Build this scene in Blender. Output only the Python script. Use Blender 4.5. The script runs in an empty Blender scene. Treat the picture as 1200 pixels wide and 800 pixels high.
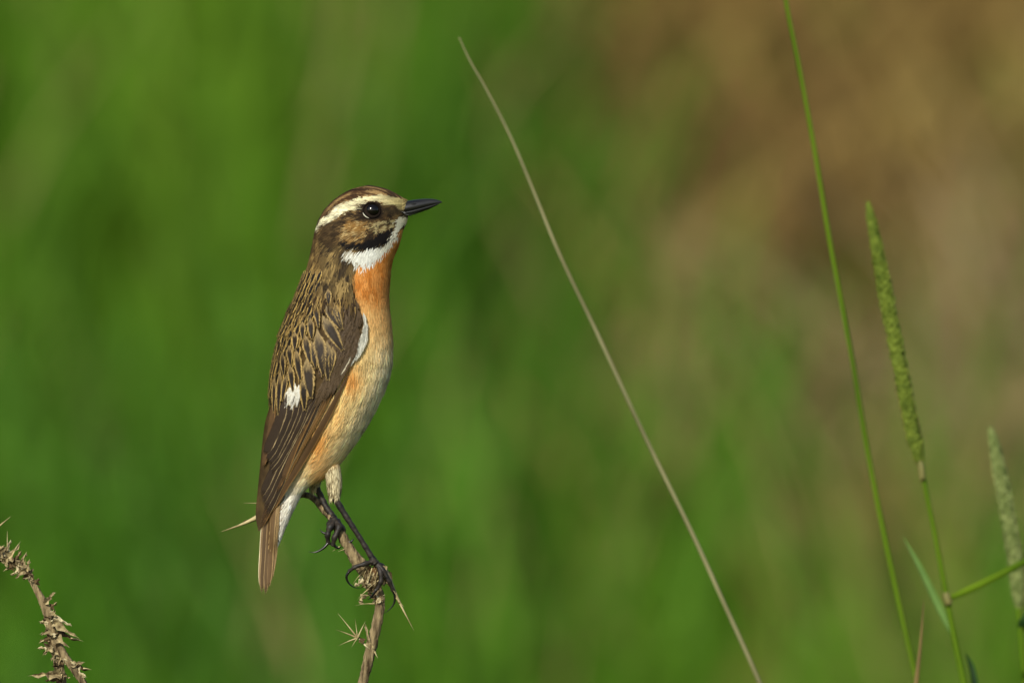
import bpy, math, random
import numpy as np
from mathutils import Vector

random.seed(7)
RNG = np.random.default_rng(11)
SC = bpy.context.scene
COL = SC.collection

# ------------------------------------------------------------------ camera
PX = 0.00025            # metres per photo pixel in the plane of the bird
DIST = 5.0              # camera to bird
Z0 = 0.90               # height of the optical axis above the flat meadow
cam = bpy.data.cameras.new("camera")
cam.sensor_width = 36.0
cam.lens = 600.0
cam.clip_start = 0.05
cam.clip_end = 2000.0
cam.dof.use_dof = True
cam.dof.focus_distance = DIST
cam.dof.aperture_fstop = 13.0
camo = bpy.data.objects.new("camera", cam)
camo.location = (0, -DIST, Z0)
camo.rotation_euler = (math.radians(90), 0, 0)
COL.objects.link(camo)
SC.camera = camo

# ------------------------------------------------------------------ sky and sun
SUN_EL = math.radians(30)
SUN_AZ = math.radians(20)      # to the left of the line from bird to camera
sdir = Vector((-math.sin(SUN_AZ) * math.cos(SUN_EL), -math.cos(SUN_AZ) * math.cos(SUN_EL), math.sin(SUN_EL)))
world = bpy.data.worlds.new("World")
SC.world = world
world.use_nodes = True
wn = world.node_tree
wn.nodes.clear()
sky = wn.nodes.new("ShaderNodeTexSky")
sky.sky_type = 'NISHITA'
sky.sun_disc = False
sky.sun_elevation = SUN_EL
sky.sun_rotation = math.atan2(sdir.x, sdir.y)
bg = wn.nodes.new("ShaderNodeBackground")
bg.inputs[1].default_value = 0.115
wo = wn.nodes.new("ShaderNodeOutputWorld")
wn.links.new(sky.outputs[0], bg.inputs[0])
wn.links.new(bg.outputs[0], wo.inputs[0])
sun = bpy.data.lights.new("sun", 'SUN')
sun.energy = 4.2
sun.angle = math.radians(0.53)
sun.color = (1.0, 0.955, 0.86)
suno = bpy.data.objects.new("sun", sun)
suno.rotation_euler = (-sdir).to_track_quat('-Z', 'Y').to_euler()
suno.location = (0, 0, 5)
COL.objects.link(suno)

SC.view_settings.view_transform = 'Standard'
SC.view_settings.look = 'None'
SC.view_settings.exposure = 0.1
SC.view_settings.gamma = 1.0
SC.view_settings.use_curve_mapping = False
SC.cycles.use_denoising = True
SC.cycles.use_adaptive_sampling = False
SC.cycles.max_bounces = 6
SC.cycles.transparent_max_bounces = 8


# ================================================================== helpers
def lin(c):
    c = np.asarray(c, float) / 255.0
    return np.where(c <= 0.04045, c / 12.92, ((c + 0.055) / 1.055) ** 2.4)


def W(px, py, d=0.0):
    """photo pixel + depth in pixels (positive = away) -> world, near the bird's plane"""
    return ((px - 600.0) * PX, d * PX, Z0 + (400.0 - py) * PX)


def PT(px, py, Y=0.0):
    s = (DIST + Y) / DIST * PX
    return ((px - 600.0) * s, Y, Z0 + (400.0 - py) * s)


def hash2(ix, iy, seed):
    h = (ix.astype(np.int64) * 374761393 + iy.astype(np.int64) * 668265263 + seed * 974711) & 0x7fffffff
    h = ((h ^ (h >> 13)) * 1274126177) & 0x7fffffff
    return ((h ^ (h >> 16)) & 0xffff) / 65535.0


def vnoise(x, y, seed=0):
    x = np.asarray(x, float); y = np.asarray(y, float)
    ix = np.floor(x); iy = np.floor(y)
    fx = x - ix; fy = y - iy
    fx = fx * fx * (3 - 2 * fx); fy = fy * fy * (3 - 2 * fy)
    a = hash2(ix, iy, seed); b = hash2(ix + 1, iy, seed)
    c = hash2(ix, iy + 1, seed); d = hash2(ix + 1, iy + 1, seed)
    return (a * (1 - fx) + b * fx) * (1 - fy) + (c * (1 - fx) + d * fx) * fy


def sstep(a, b, x):
    t = np.clip((np.asarray(x, float) - a) / (b - a), 0, 1)
    return t * t * (3 - 2 * t)


def inpoly(x, y, poly):
    x = np.asarray(x, float); y = np.asarray(y, float)
    r = np.zeros(x.shape, bool)
    n = len(poly)
    for i in range(n):
        x1, y1 = poly[i]; x2, y2 = poly[(i + 1) % n]
        if y1 == y2:
            continue
        c = ((y1 > y) != (y2 > y)) & (x < (x2 - x1) * (y - y1) / (y2 - y1) + x1)
        r ^= c
    return r


def new_obj(name, verts, faces, mat, parent=None, origin=None, smooth=True, colors=None, uvs=None):
    """one mesh object; verts are world coordinates, stored relative to origin"""
    if parent is not None and origin is None:
        origin = parent["_o"]
    if origin is None:
        origin = (0, 0, 0)
    v = np.asarray(verts, float) - np.asarray(origin, float)
    me = bpy.data.meshes.new(name)
    me.from_pydata(v.tolist(), [], [tuple(int(i) for i in f) for f in faces])
    if smooth:
        me.polygons.foreach_set("use_smooth", np.ones(len(me.polygons), bool))
    if colors is not None:
        at = me.color_attributes.new("Col", 'FLOAT_COLOR', 'POINT')
        cc = np.ones((len(v), 4)); cc[:, :3] = colors
        at.data.foreach_set("color", cc.ravel())
    if uvs is not None:
        ul = me.uv_layers.new(name="UVMap")
        li = np.zeros(len(me.loops), int)
        me.loops.foreach_get("vertex_index", li)
        ul.data.foreach_set("uv", np.asarray(uvs, float)[li].ravel())
    me.materials.append(mat)
    me.update()
    o = bpy.data.objects.new(name, me)
    COL.objects.link(o)
    if parent is not None:
        o.parent = parent
        o["_o"] = tuple(origin)
    else:
        o.location = origin
        o["_o"] = tuple(origin)
    return o


def thing(name, loc, label, cat, group=None):
    o = bpy.data.objects.new(name, None)
    o.empty_display_size = 0.01
    o.location = loc
    o["_o"] = tuple(loc)
    o["label"] = label
    o["category"] = cat
    if group:
        o["group"] = group
    COL.objects.link(o)
    return o


def catmull(pts, n):
    """smooth curve through the points (chord-length Hermite, so uneven spacing does not overshoot)"""
    p = np.asarray(pts, float)
    if len(p) < 3:
        t = np.linspace(0, 1, n)[:, None]
        return p[0] * (1 - t) + p[-1] * t
    h = np.linalg.norm(np.diff(p, axis=0), axis=1) + 1e-9
    T = np.concatenate([[0], np.cumsum(h)])
    s = np.diff(p, axis=0) / h[:, None]
    m = np.zeros_like(p)
    m[0] = s[0]; m[-1] = s[-1]
    m[1:-1] = (s[:-1] * h[1:, None] + s[1:] * h[:-1, None]) / (h[1:] + h[:-1])[:, None]
    # spend the samples evenly over the given points, so detailed stretches stay detailed
    us = np.linspace(0, len(p) - 1, n)
    out = []
    for u in us:
        i = min(int(u), len(p) - 2); t = u - i; H = h[i]
        out.append((2 * t ** 3 - 3 * t * t + 1) * p[i] + (t ** 3 - 2 * t * t + t) * H * m[i] + (-2 * t ** 3 + 3 * t * t) * p[i + 1] + (t ** 3 - t * t) * H * m[i + 1])
    return np.array(out)


def tube(path, radii, sides=8, rough=0.0, flat=1.0, seed=0, ridge=0.0, nridge=5):
    """swept tube along world path, returns verts, faces"""
    path = np.asarray(path, float)
    n = len(path)
    radii = np.interp(np.linspace(0, 1, n), np.linspace(0, 1, len(radii)), radii)
    tan = np.gradient(path, axis=0)
    tan /= np.linalg.norm(tan, axis=1)[:, None] + 1e-12
    ref = np.array([0, 1.0, 0])
    if abs(tan[0] @ ref) > 0.9:
        ref = np.array([1.0, 0, 0])
    verts = []; faces = []
    rg = np.random.default_rng(seed)
    for i in range(n):
        a = np.cross(tan[i], ref); a /= np.linalg.norm(a) + 1e-12
        b = np.cross(a, tan[i])
        for k in range(sides):
            th = 2 * math.pi * k / sides
            r = radii[i] * (1 + rough * (rg.random() - 0.5) * 2 + ridge * math.cos(nridge * th + i * 0.05))
            verts.append(path[i] + a * math.cos(th) * r + b * math.sin(th) * r * flat)
    for i in range(n - 1):
        for k in range(sides):
            k2 = (k + 1) % sides
            faces.append((i * sides + k, i * sides + k2, (i + 1) * sides + k2, (i + 1) * sides + k))
    faces.append(tuple(range(sides))[::-1])
    faces.append(tuple((n - 1) * sides + k for k in range(sides)))
    return np.array(verts), faces


def join(parts):
    V = []; F = []; o = 0
    for v, f in parts:
        V.append(np.asarray(v)); F += [tuple(i + o for i in q) for q in f]; o += len(v)
    return np.vstack(V), F


# ------------------------------------------------------------------ materials
def mat_base(name, rough=0.7, spec=0.3):
    m = bpy.data.materials.new(name)
    m.use_nodes = True
    nt = m.node_tree
    b = nt.nodes["Principled BSDF"]
    b.inputs["Roughness"].default_value = rough
    b.inputs["Specular IOR Level"].default_value = spec
    return m, nt, b


def mat_noise(name, c1, c2, scale, rough=0.7, spec=0.3, bump=0.0, stretch=(1, 1, 1), detail=4, bscale=None, bdist=0.0003):
    m, nt, b = mat_base(name, rough, spec)
    tc = nt.nodes.new("ShaderNodeTexCoord")
    mp = nt.nodes.new("ShaderNodeMapping")
    mp.inputs["Scale"].default_value = stretch
    nz = nt.nodes.new("ShaderNodeTexNoise")
    nz.inputs["Scale"].default_value = scale
    nz.inputs["Detail"].default_value = detail
    rp = nt.nodes.new("ShaderNodeValToRGB")
    rp.color_ramp.elements[0].position = 0.32
    rp.color_ramp.elements[1].position = 0.68
    rp.color_ramp.elements[0].color = (*lin(c1), 1)
    rp.color_ramp.elements[1].color = (*lin(c2), 1)
    L = nt.links.new
    L(tc.outputs["Object"], mp.inputs[0]); L(mp.outputs[0], nz.inputs["Vector"])
    L(nz.outputs[0], rp.inputs[0]); L(rp.outputs[0], b.inputs["Base Color"])
    if bump:
        n2 = nt.nodes.new("ShaderNodeTexNoise")
        n2.inputs["Scale"].default_value = bscale or scale * 2
        n2.inputs["Detail"].default_value = 5
        L(mp.outputs[0], n2.inputs["Vector"])
        bp = nt.nodes.new("ShaderNodeBump")
        bp.inputs["Strength"].default_value = bump
        bp.inputs["Distance"].default_value = bdist
        L(n2.outputs[0], bp.inputs["Height"]); L(bp.outputs[0], b.inputs["Normal"])
    return m


def mat_attr(name, rough=0.75, spec=0.2, trans=0.0, gain=1.0):
    """colour from the mesh's own colour attribute"""
    m, nt, b = mat_base(name, rough, spec)
    a = nt.nodes.new("ShaderNodeVertexColor"); a.layer_name = "Col"
    nt.links.new(a.outputs[0], b.inputs["Base Color"])
    if trans:
        t = nt.nodes.new("ShaderNodeBsdfTranslucent")
        mx = nt.nodes.new("ShaderNodeMixShader"); mx.inputs[0].default_value = trans
        nt.links.new(a.outputs[0], t.inputs[0])
        nt.links.new(b.outputs[0], mx.inputs[1]); nt.links.new(t.outputs[0], mx.inputs[2])
        nt.links.new(mx.outputs[0], nt.nodes["Material Output"].inputs[0])
    return m


def math_node(nt, op, a, b=None, c=None):
    n = nt.nodes.new("ShaderNodeMath"); n.operation = op
    for i, x in enumerate((a, b, c)):
        if x is None:
            continue
        if isinstance(x, (int, float)):
            n.inputs[i].default_value = x
        else:
            nt.links.new(x, n.inputs[i])
    return n.outputs[0]


def mat_feather(name, centre, edge, e0, e1, tip0=0.86, base=None, shaft=None, rough=0.6, vary=0.35, side=0, fringe=0.9):
    """vane colour from the feather's own UVs: u across the vane, v from base to tip"""
    m, nt, b = mat_base(name, rough, 0.25)
    L = nt.links.new
    tc = nt.nodes.new("ShaderNodeTexCoord")
    sp = nt.nodes.new("ShaderNodeSeparateXYZ")
    L(tc.outputs["UV"], sp.inputs[0])
    u = math_node(nt, 'MULTIPLY_ADD', sp.outputs[0], 2.0, -1.0)
    au = math_node(nt, 'ABSOLUTE', u)
    if side:      # only one vane carries the pale margin
        au = math_node(nt, 'MAXIMUM', math_node(nt, 'MULTIPLY', u, float(side)), 0.0)
    v = sp.outputs[1]
    oi = nt.nodes.new("ShaderNodeObjectInfo")
    nz = nt.nodes.new("ShaderNodeTexNoise"); nz.noise_dimensions = '4D'
    nz.inputs["Scale"].default_value = 6.0; nz.inputs["Detail"].default_value = 3
    L(tc.outputs["UV"], nz.inputs["Vector"])
    L(math_node(nt, 'MULTIPLY', oi.outputs["Random"], 50.0), nz.inputs["W"])
    wob = math_node(nt, 'MULTIPLY_ADD', nz.outputs[0], 0.5, -0.25)
    tp = nt.nodes.new("ShaderNodeMapRange"); tp.interpolation_type = 'SMOOTHSTEP'
    tp.inputs["From Min"].default_value = tip0; tp.inputs["From Max"].default_value = 1.0
    L(v, tp.inputs["Value"])
    aa = math_node(nt, 'MAXIMUM', au, tp.outputs[0])
    aa = math_node(nt, 'ADD', aa, wob)
    em = nt.nodes.new("ShaderNodeMapRange"); em.interpolation_type = 'SMOOTHSTEP'
    em.inputs["From Min"].default_value = e0; em.inputs["From Max"].default_value = e1
    L(aa, em.inputs["Value"])
    mx = nt.nodes.new("ShaderNodeMix"); mx.data_type = 'RGBA'
    mx.inputs["A"].default_value = (*lin(centre), 1); mx.inputs["B"].default_value = (*lin(edge), 1)
    L(em.outputs[0], mx.inputs["Factor"])
    col = mx.outputs["Result"]
    if base is not None:      # downy base of a different colour
        bm = nt.nodes.new("ShaderNodeMapRange"); bm.interpolation_type = 'SMOOTHSTEP'
        bm.inputs["From Min"].default_value = 0.42; bm.inputs["From Max"].default_value = 0.1
        L(math_node(nt, 'ADD', v, wob), bm.inputs["Value"])
        m2 = nt.nodes.new("ShaderNodeMix"); m2.data_type = 'RGBA'
        m2.inputs["B"].default_value = (*lin(base), 1)
        L(col, m2.inputs["A"]); L(bm.outputs[0], m2.inputs["Factor"])
        col = m2.outputs["Result"]
    # barbs: fine oblique lines leaving the shaft
    cx = nt.nodes.new("ShaderNodeCombineXYZ")
    L(math_node(nt, 'MULTIPLY_ADD', math_node(nt, 'ABSOLUTE', u), -5.0, math_node(nt, 'MULTIPLY', v, 34.0)), cx.inputs[0])
    L(u, cx.inputs[1]); L(math_node(nt, 'MULTIPLY', oi.outputs["Random"], 30.0), cx.inputs[2])
    n3 = nt.nodes.new("ShaderNodeTexNoise"); n3.inputs["Scale"].default_value = 1.3; n3.inputs["Detail"].default_value = 2
    L(cx.outputs[0], n3.inputs["Vector"])
    val = math_node(nt, 'MULTIPLY_ADD', n3.outputs[0], 0.9, 0.55)
    val = math_node(nt, 'MULTIPLY', val, math_node(nt, 'MULTIPLY_ADD', oi.outputs["Random"], vary, 1.0 - vary / 2))
    hs = nt.nodes.new("ShaderNodeHueSaturation")
    L(val, hs.inputs["Value"]); L(col, hs.inputs["Color"])
    L(hs.outputs[0], b.inputs["Base Color"])
    bp = nt.nodes.new("ShaderNodeBump"); bp.inputs["Strength"].default_value = 0.25; bp.inputs["Distance"].default_value = 0.0001
    L(n3.outputs[0], bp.inputs["Height"]); L(bp.outputs[0], b.inputs["Normal"])
    if fringe:      # loose barbs: the margin of the vane is frayed
        t2 = nt.nodes.new("ShaderNodeMapRange")
        t2.inputs["From Min"].default_value = 0.7; t2.inputs["From Max"].default_value = 1.0
        L(v, t2.inputs["Value"])
        ff = math_node(nt, 'MAXIMUM', math_node(nt, 'ABSOLUTE', u), t2.outputs[0])
        ff = math_node(nt, 'ADD', ff, math_node(nt, 'MULTIPLY_ADD', n3.outputs[0], 2.0 * fringe, -fringe))
        am = nt.nodes.new("ShaderNodeMapRange")
        am.inputs["From Min"].default_value = 0.74; am.inputs["From Max"].default_value = 1.0
        am.inputs["To Min"].default_value = 1.0; am.inputs["To Max"].default_value = 0.0
        L(ff, am.inputs["Value"]); L(am.outputs[0], b.inputs["Alpha"])
    return m


# ================================================================== ground
def ground_h(x, y):
    x = np.asarray(x, float); y = np.asarray(y, float)
    s = np.clip(y - 1.6, 0, None)
    h = 0.5 * (np.sqrt(s * s + 0.09) - 0.3)
    far = np.clip(y - 7.0, 0, None)
    h = h - 0.46 * far + 0.46 * 8 * (1 - np.exp(-far / 8.0))      # the bank rounds off into a hill top
    return h + 0.04 * (vnoise(x * 0.9, y * 0.9, 3) - 0.5) * sstep(0.3, 1.5, np.abs(x) + np.abs(y))


def build_ground():
    xs = np.unique(np.concatenate([np.linspace(-3, 3, 61), np.sign(np.linspace(-1, 1, 40)) * (3 + 400 * np.abs(np.linspace(-1, 1, 40)) ** 2.2)]))
    ys = np.unique(np.concatenate([np.linspace(-6, 8, 100), 8 + 600 * np.linspace(0, 1, 40) ** 2.2, -6 - 200 * np.linspace(0, 1, 20) ** 2]))
    X, Y = np.meshgrid(xs, ys)
    Zg = ground_h(X, Y)
    V = np.stack([X.ravel(), Y.ravel(), Zg.ravel()], 1)
    nx = len(xs)
    F = [(j * nx + i, j * nx + i + 1, (j + 1) * nx + i + 1, (j + 1) * nx + i) for j in range(len(ys) - 1) for i in range(nx - 1)]
    m = mat_noise("meadow_soil", (66, 72, 34), (84, 104, 36), 9.0, rough=0.95, spec=0.1, bump=0.6, bscale=40, bdist=0.02)
    o = new_obj("ground", V, F, m)
    o["kind"] = "structure"
    return o


build_ground()


def blades(name, label, cat, x, y, h, wd, lean_az, lean, colr, mat, segs=4):
    """many grass blades as one uncountable mass; arrays of equal length"""
    n = len(x)
    zg = ground_h(x, y) - 0.01
    az = RNG.uniform(0, 2 * math.pi, n)
    wx, wy = np.cos(az) * wd / 2, np.sin(az) * wd / 2
    V = np.zeros((n, (segs + 1) * 2, 3)); C = np.zeros((n, (segs + 1) * 2, 3))
    for k in range(segs + 1):
        t = k / segs
        r = lean * h * t ** 1.8
        cx = x + np.cos(lean_az) * r; cy = y + np.sin(lean_az) * r
        cz = zg + h * (t - 0.25 * lean * t * t)
        pw = (1 - t ** 2.2) * 0.92 + 0.08
        for j, s in ((0, -1), (1, 1)):
            V[:, 2 * k + j, 0] = cx + s * wx * pw
            V[:, 2 * k + j, 1] = cy + s * wy * pw
            V[:, 2 * k + j, 2] = cz
        C[:, 2 * k] = colr; C[:, 2 * k + 1] = colr
    m = (segs + 1) * 2
    base = (np.arange(n) * m)[:, None]
    quads = []
    for k in range(segs):
        quads.append(base + np.array([[2 * k, 2 * k + 1, 2 * k + 3, 2 * k + 2]]))
    F = np.concatenate(quads).astype(np.int32)
    me = bpy.data.meshes.new(name)
    me.vertices.add(n * m); me.vertices.foreach_set("co", V.ravel())
    me.loops.add(F.size); me.loops.foreach_set("vertex_index", F.ravel())
    me.polygons.add(len(F)); me.polygons.foreach_set("loop_start", np.arange(len(F)) * 4)
    me.update(calc_edges=True)
    me.polygons.foreach_set("use_smooth", np.ones(len(F), bool))
    at = me.color_attributes.new("Col", 'FLOAT_COLOR', 'POINT')
    cc = np.ones((n * m, 4)); cc[:, :3] = C.reshape(-1, 3)
    at.data.foreach_set("color", cc.ravel())
    me.materials.append(mat)
    o = bpy.data.objects.new(name, me)
    COL.objects.link(o)
    o["kind"] = "stuff"; o["label"] = label; o["category"] = cat
    return o


LEAF = mat_attr("grass_leaf", rough=0.6, spec=0.2, trans=0.3)
DRYLEAF = mat_attr("withered_leaf_litter", rough=0.85, spec=0.1, trans=0.15)


def dry_field(x, y):
    """how withered the bank is at a place: a patch of last year's bracken high on the right"""
    e = (y - 3.42) * 0.55 + (x - 0.02) * 1.0 + 0.18 * (vnoise(x * 7, y * 4, 21) - 0.5)
    return sstep(-0.02, 0.26, e) * sstep(-0.01, 0.10, x + 0.05 * (vnoise(y * 5, x * 5, 4) - 0.5) + 0.12 * np.clip(y - 3.6, 0, 1))


def build_grass():
    # --- green grass on the bank, in tufts
    nt = 5200
    tx = RNG.uniform(-1.5, 1.5, nt); ty = RNG.uniform(1.7, 6.2, nt)
    per = 9
    x = np.repeat(tx, per) + RNG.normal(0, 0.02, nt * per)
    y = np.repeat(ty, per) + RNG.normal(0, 0.02, nt * per)
    dry = dry_field(x, y)
    keep = RNG.random(len(x)) > dry * 0.86
    th = np.repeat(RNG.uniform(0.16, 0.34, nt), per)
    hh = th * RNG.uniform(0.6, 1.1, len(x)) * (1 - 0.45 * dry)
    tone = np.repeat(RNG.normal(0, 1, nt), per)
    big = vnoise(x * 6, y * 2.2, 8)
    c = lin((80, 130, 22))[None] * np.ones((len(x), 1))
    yel = lin((112, 150, 36))[None]; dk = lin((50, 88, 24))[None]; blu = lin((80, 126, 56))[None]
    a = np.clip(big * 1.4 - 0.45 + 0.12 * tone, 0, 1)[:, None]
    c = c * (1 - a) + yel * a
    b_ = np.clip(0.55 - vnoise(x * 7 + 40, y * 3, 9) * 1.5 + 0.1 * tone, 0, 1)[:, None]
    c = c * (1 - b_) + dk * b_
    g_ = np.clip(vnoise(x * 5 + 9, y * 3, 15) * 1.6 - 1.0, 0, 0.8)[:, None]
    c = c * (1 - g_) + blu * g_
    straw = (RNG.random(len(x)) < 0.05 + 0.12 * sstep(0.0, 0.25, x))[:, None]
    c = np.where(straw, lin((156, 142, 86))[None], c)
    c *= RNG.uniform(0.78, 1.06, len(x))[:, None]
    k = keep
    blades("bank_grass", "lush green grass blades covering the bank behind the bird, far out of focus", "grass",
           x[k], y[k], hh[k], RNG.uniform(0.004, 0.009, len(x))[k], RNG.uniform(0, 6.28, len(x))[k],
           RNG.uniform(0.1, 0.6, len(x))[k], c[k], LEAF)
    # --- withered bracken and straw, high on the right of the bank
    n = 26000
    x = RNG.uniform(-0.1, 1.5, n); y = RNG.uniform(2.6, 6.2, n)
    d = dry_field(x, y)
    k = RNG.random(n) < d
    x, y, d = x[k], y[k], d[k]
    n = len(x)
    c1 = lin((146, 112, 66)); c2 = lin((156, 142, 80)); c3 = lin((86, 60, 36)); c4 = lin((184, 174, 142))
    q = vnoise(x * 7, y * 4, 31)[:, None]
    c = c1 * (1 - q) + c2 * q
    q3 = np.clip(vnoise(x * 8 + 5, y * 5, 33) * 2.0 - 1.1, 0, 0.6)[:, None]
    c = c * (1 - q3) + c3 * q3
    q4 = np.clip(vnoise(x * 7 + 25, y * 4 + 3, 35) * 2.4 - 1.6, 0, 1)[:, None]
    c = c * (1 - q4) + c4 * q4
    c *= RNG.uniform(0.75, 1.2, n)[:, None]
    blades("withered_bracken", "brown withered bracken and straw on the bank, far out of focus", "bracken",
           x, y, RNG.uniform(0.06, 0.2, n), RNG.uniform(0.006, 0.016, n), RNG.uniform(0, 6.28, n), RNG.uniform(0.3, 1.0, n), c, DRYLEAF)
    # --- meadow round the foot of the thistles
    n = 16000
    x = RNG.uniform(-1.3, 1.3, n); y = RNG.uniform(-1.2, 1.7, n)
    c = lin((72, 108, 24)) * RNG.uniform(0.7, 1.2, n)[:, None]
    blades("meadow_grass", "short green meadow grass round the feet of the thistle stems", "grass",
           x, y, RNG.uniform(0.12, 0.32, n), RNG.uniform(0.003, 0.006, n), RNG.uniform(0, 6.28, n), RNG.uniform(0.1, 0.6, n), c, LEAF)


build_grass()

# ================================================================== thistles
THISTLE = mat_noise("dead_thistle_bark", (62, 49, 32), (152, 134, 98), 800, rough=0.85, spec=0.15, bump=1.0, stretch=(1, 1, 0.22), bscale=1100, bdist=0.0009)
SPINE = mat_noise("pale_thistle_spine", (128, 112, 72), (186, 172, 124), 300, rough=0.6, spec=0.3)
SCRAP = mat_noise("withered_thistle_leaf", (74, 60, 40), (176, 160, 118), 620, rough=0.85, spec=0.15, bump=0.5, bscale=800, bdist=0.0004)


DARKSCRAP = mat_noise('rotten_thistle_leaf', (48, 38, 25), (104, 86, 58), 620, rough=0.9, spec=0.1, bump=0.5, bscale=800, bdist=0.0004)
PALESCRAP = mat_noise('bleached_thistle_leaf', (138, 124, 88), (198, 186, 148), 620, rough=0.8, spec=0.15, bump=0.5, bscale=800, bdist=0.0004)
THREAD = mat_noise('brown_thistle_thread', (78, 56, 34), (120, 92, 58), 500, rough=0.8, spec=0.15)


def px_path(pts, n):
    return catmull([W(*p) for p in pts], n)


def spine(parent, p0, p1, r, sag=0.0, seed=0, mat=None):
    """slender pointed thorn, base to tip in photo pixels (x, y, depth)"""
    a = np.array(W(*p0)); b = np.array(W(*p1))
    mid = (a + b) / 2 + np.array([0, 0, sag * PX])
    path = catmull([a, mid, b], 7)
    v, f = tube(path, np.array([1.0, 0.8, 0.62, 0.45, 0.3, 0.16, 0.04]) * r * PX, 5, rough=0.12, seed=seed)
    return new_obj("spine", v, f, mat or SPINE, parent)


def scrap(parent, p0, p1, width, seed, curl=0.4):
    """crumpled remnant of a spiny leaf: folded, ragged strip with small teeth"""
    rg = np.random.default_rng(seed)
    a = np.array(W(*p0)); b = np.array(W(*p1))
    ax = b - a; ln = np.linalg.norm(ax); ax /= ln
    s = np.cross(ax, [0, 1, 0]); s /= np.linalg.norm(s) + 1e-9
    up = np.cross(s, ax)
    n = 9; V = []; F = []
    for i in range(n):
        t = i / (n - 1)
        c = a + ax * ln * t + up * ln * curl * 0.4 * math.sin(t * 2.6) * (rg.random() - 0.2) + s * ln * 0.06 * (rg.random() - 0.5)
        w = width * PX * (1 - t) ** 0.7 * (0.7 + 0.3 * math.sin(t * 9))
        for k, u in enumerate((-1.0, -0.45, 0.0, 0.5, 1.0)):
            jag = (0.3 + 1.3 * rg.random()) if abs(u) == 1 else 1.0
            V.append(c + s * w * u * jag + up * (abs(u) * w * 0.9 * (1 if curl > 0 else -1) * (0.6 + 0.6 * rg.random())))
    for i in range(n - 1):
        for k in range(4):
            F.append((i * 5 + k, i * 5 + k + 1, (i + 1) * 5 + k + 1, (i + 1) * 5 + k))
    V = np.array(V)
    # a second skin gives the strip its thickness
    nrm = up * 0.3 * PX
    V2 = V - nrm
    m = len(V)
    F += [tuple(i + m for i in reversed(q)) for q in F[:]]
    rim = [i * 5 for i in range(n)] + [(n - 1) * 5 + k for k in range(1, 5)] + [i * 5 + 4 for i in range(n - 2, -1, -1)] + [3, 2, 1]
    for i in range(len(rim)):
        p, q = rim[i], rim[(i + 1) % len(rim)]
        F.append((p, q, q + m, p + m))
    return new_obj("withered_leaf", np.vstack([V, V2]), F, (SCRAP, DARKSCRAP, SCRAP, PALESCRAP)[seed % 4], parent, smooth=False)


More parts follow.
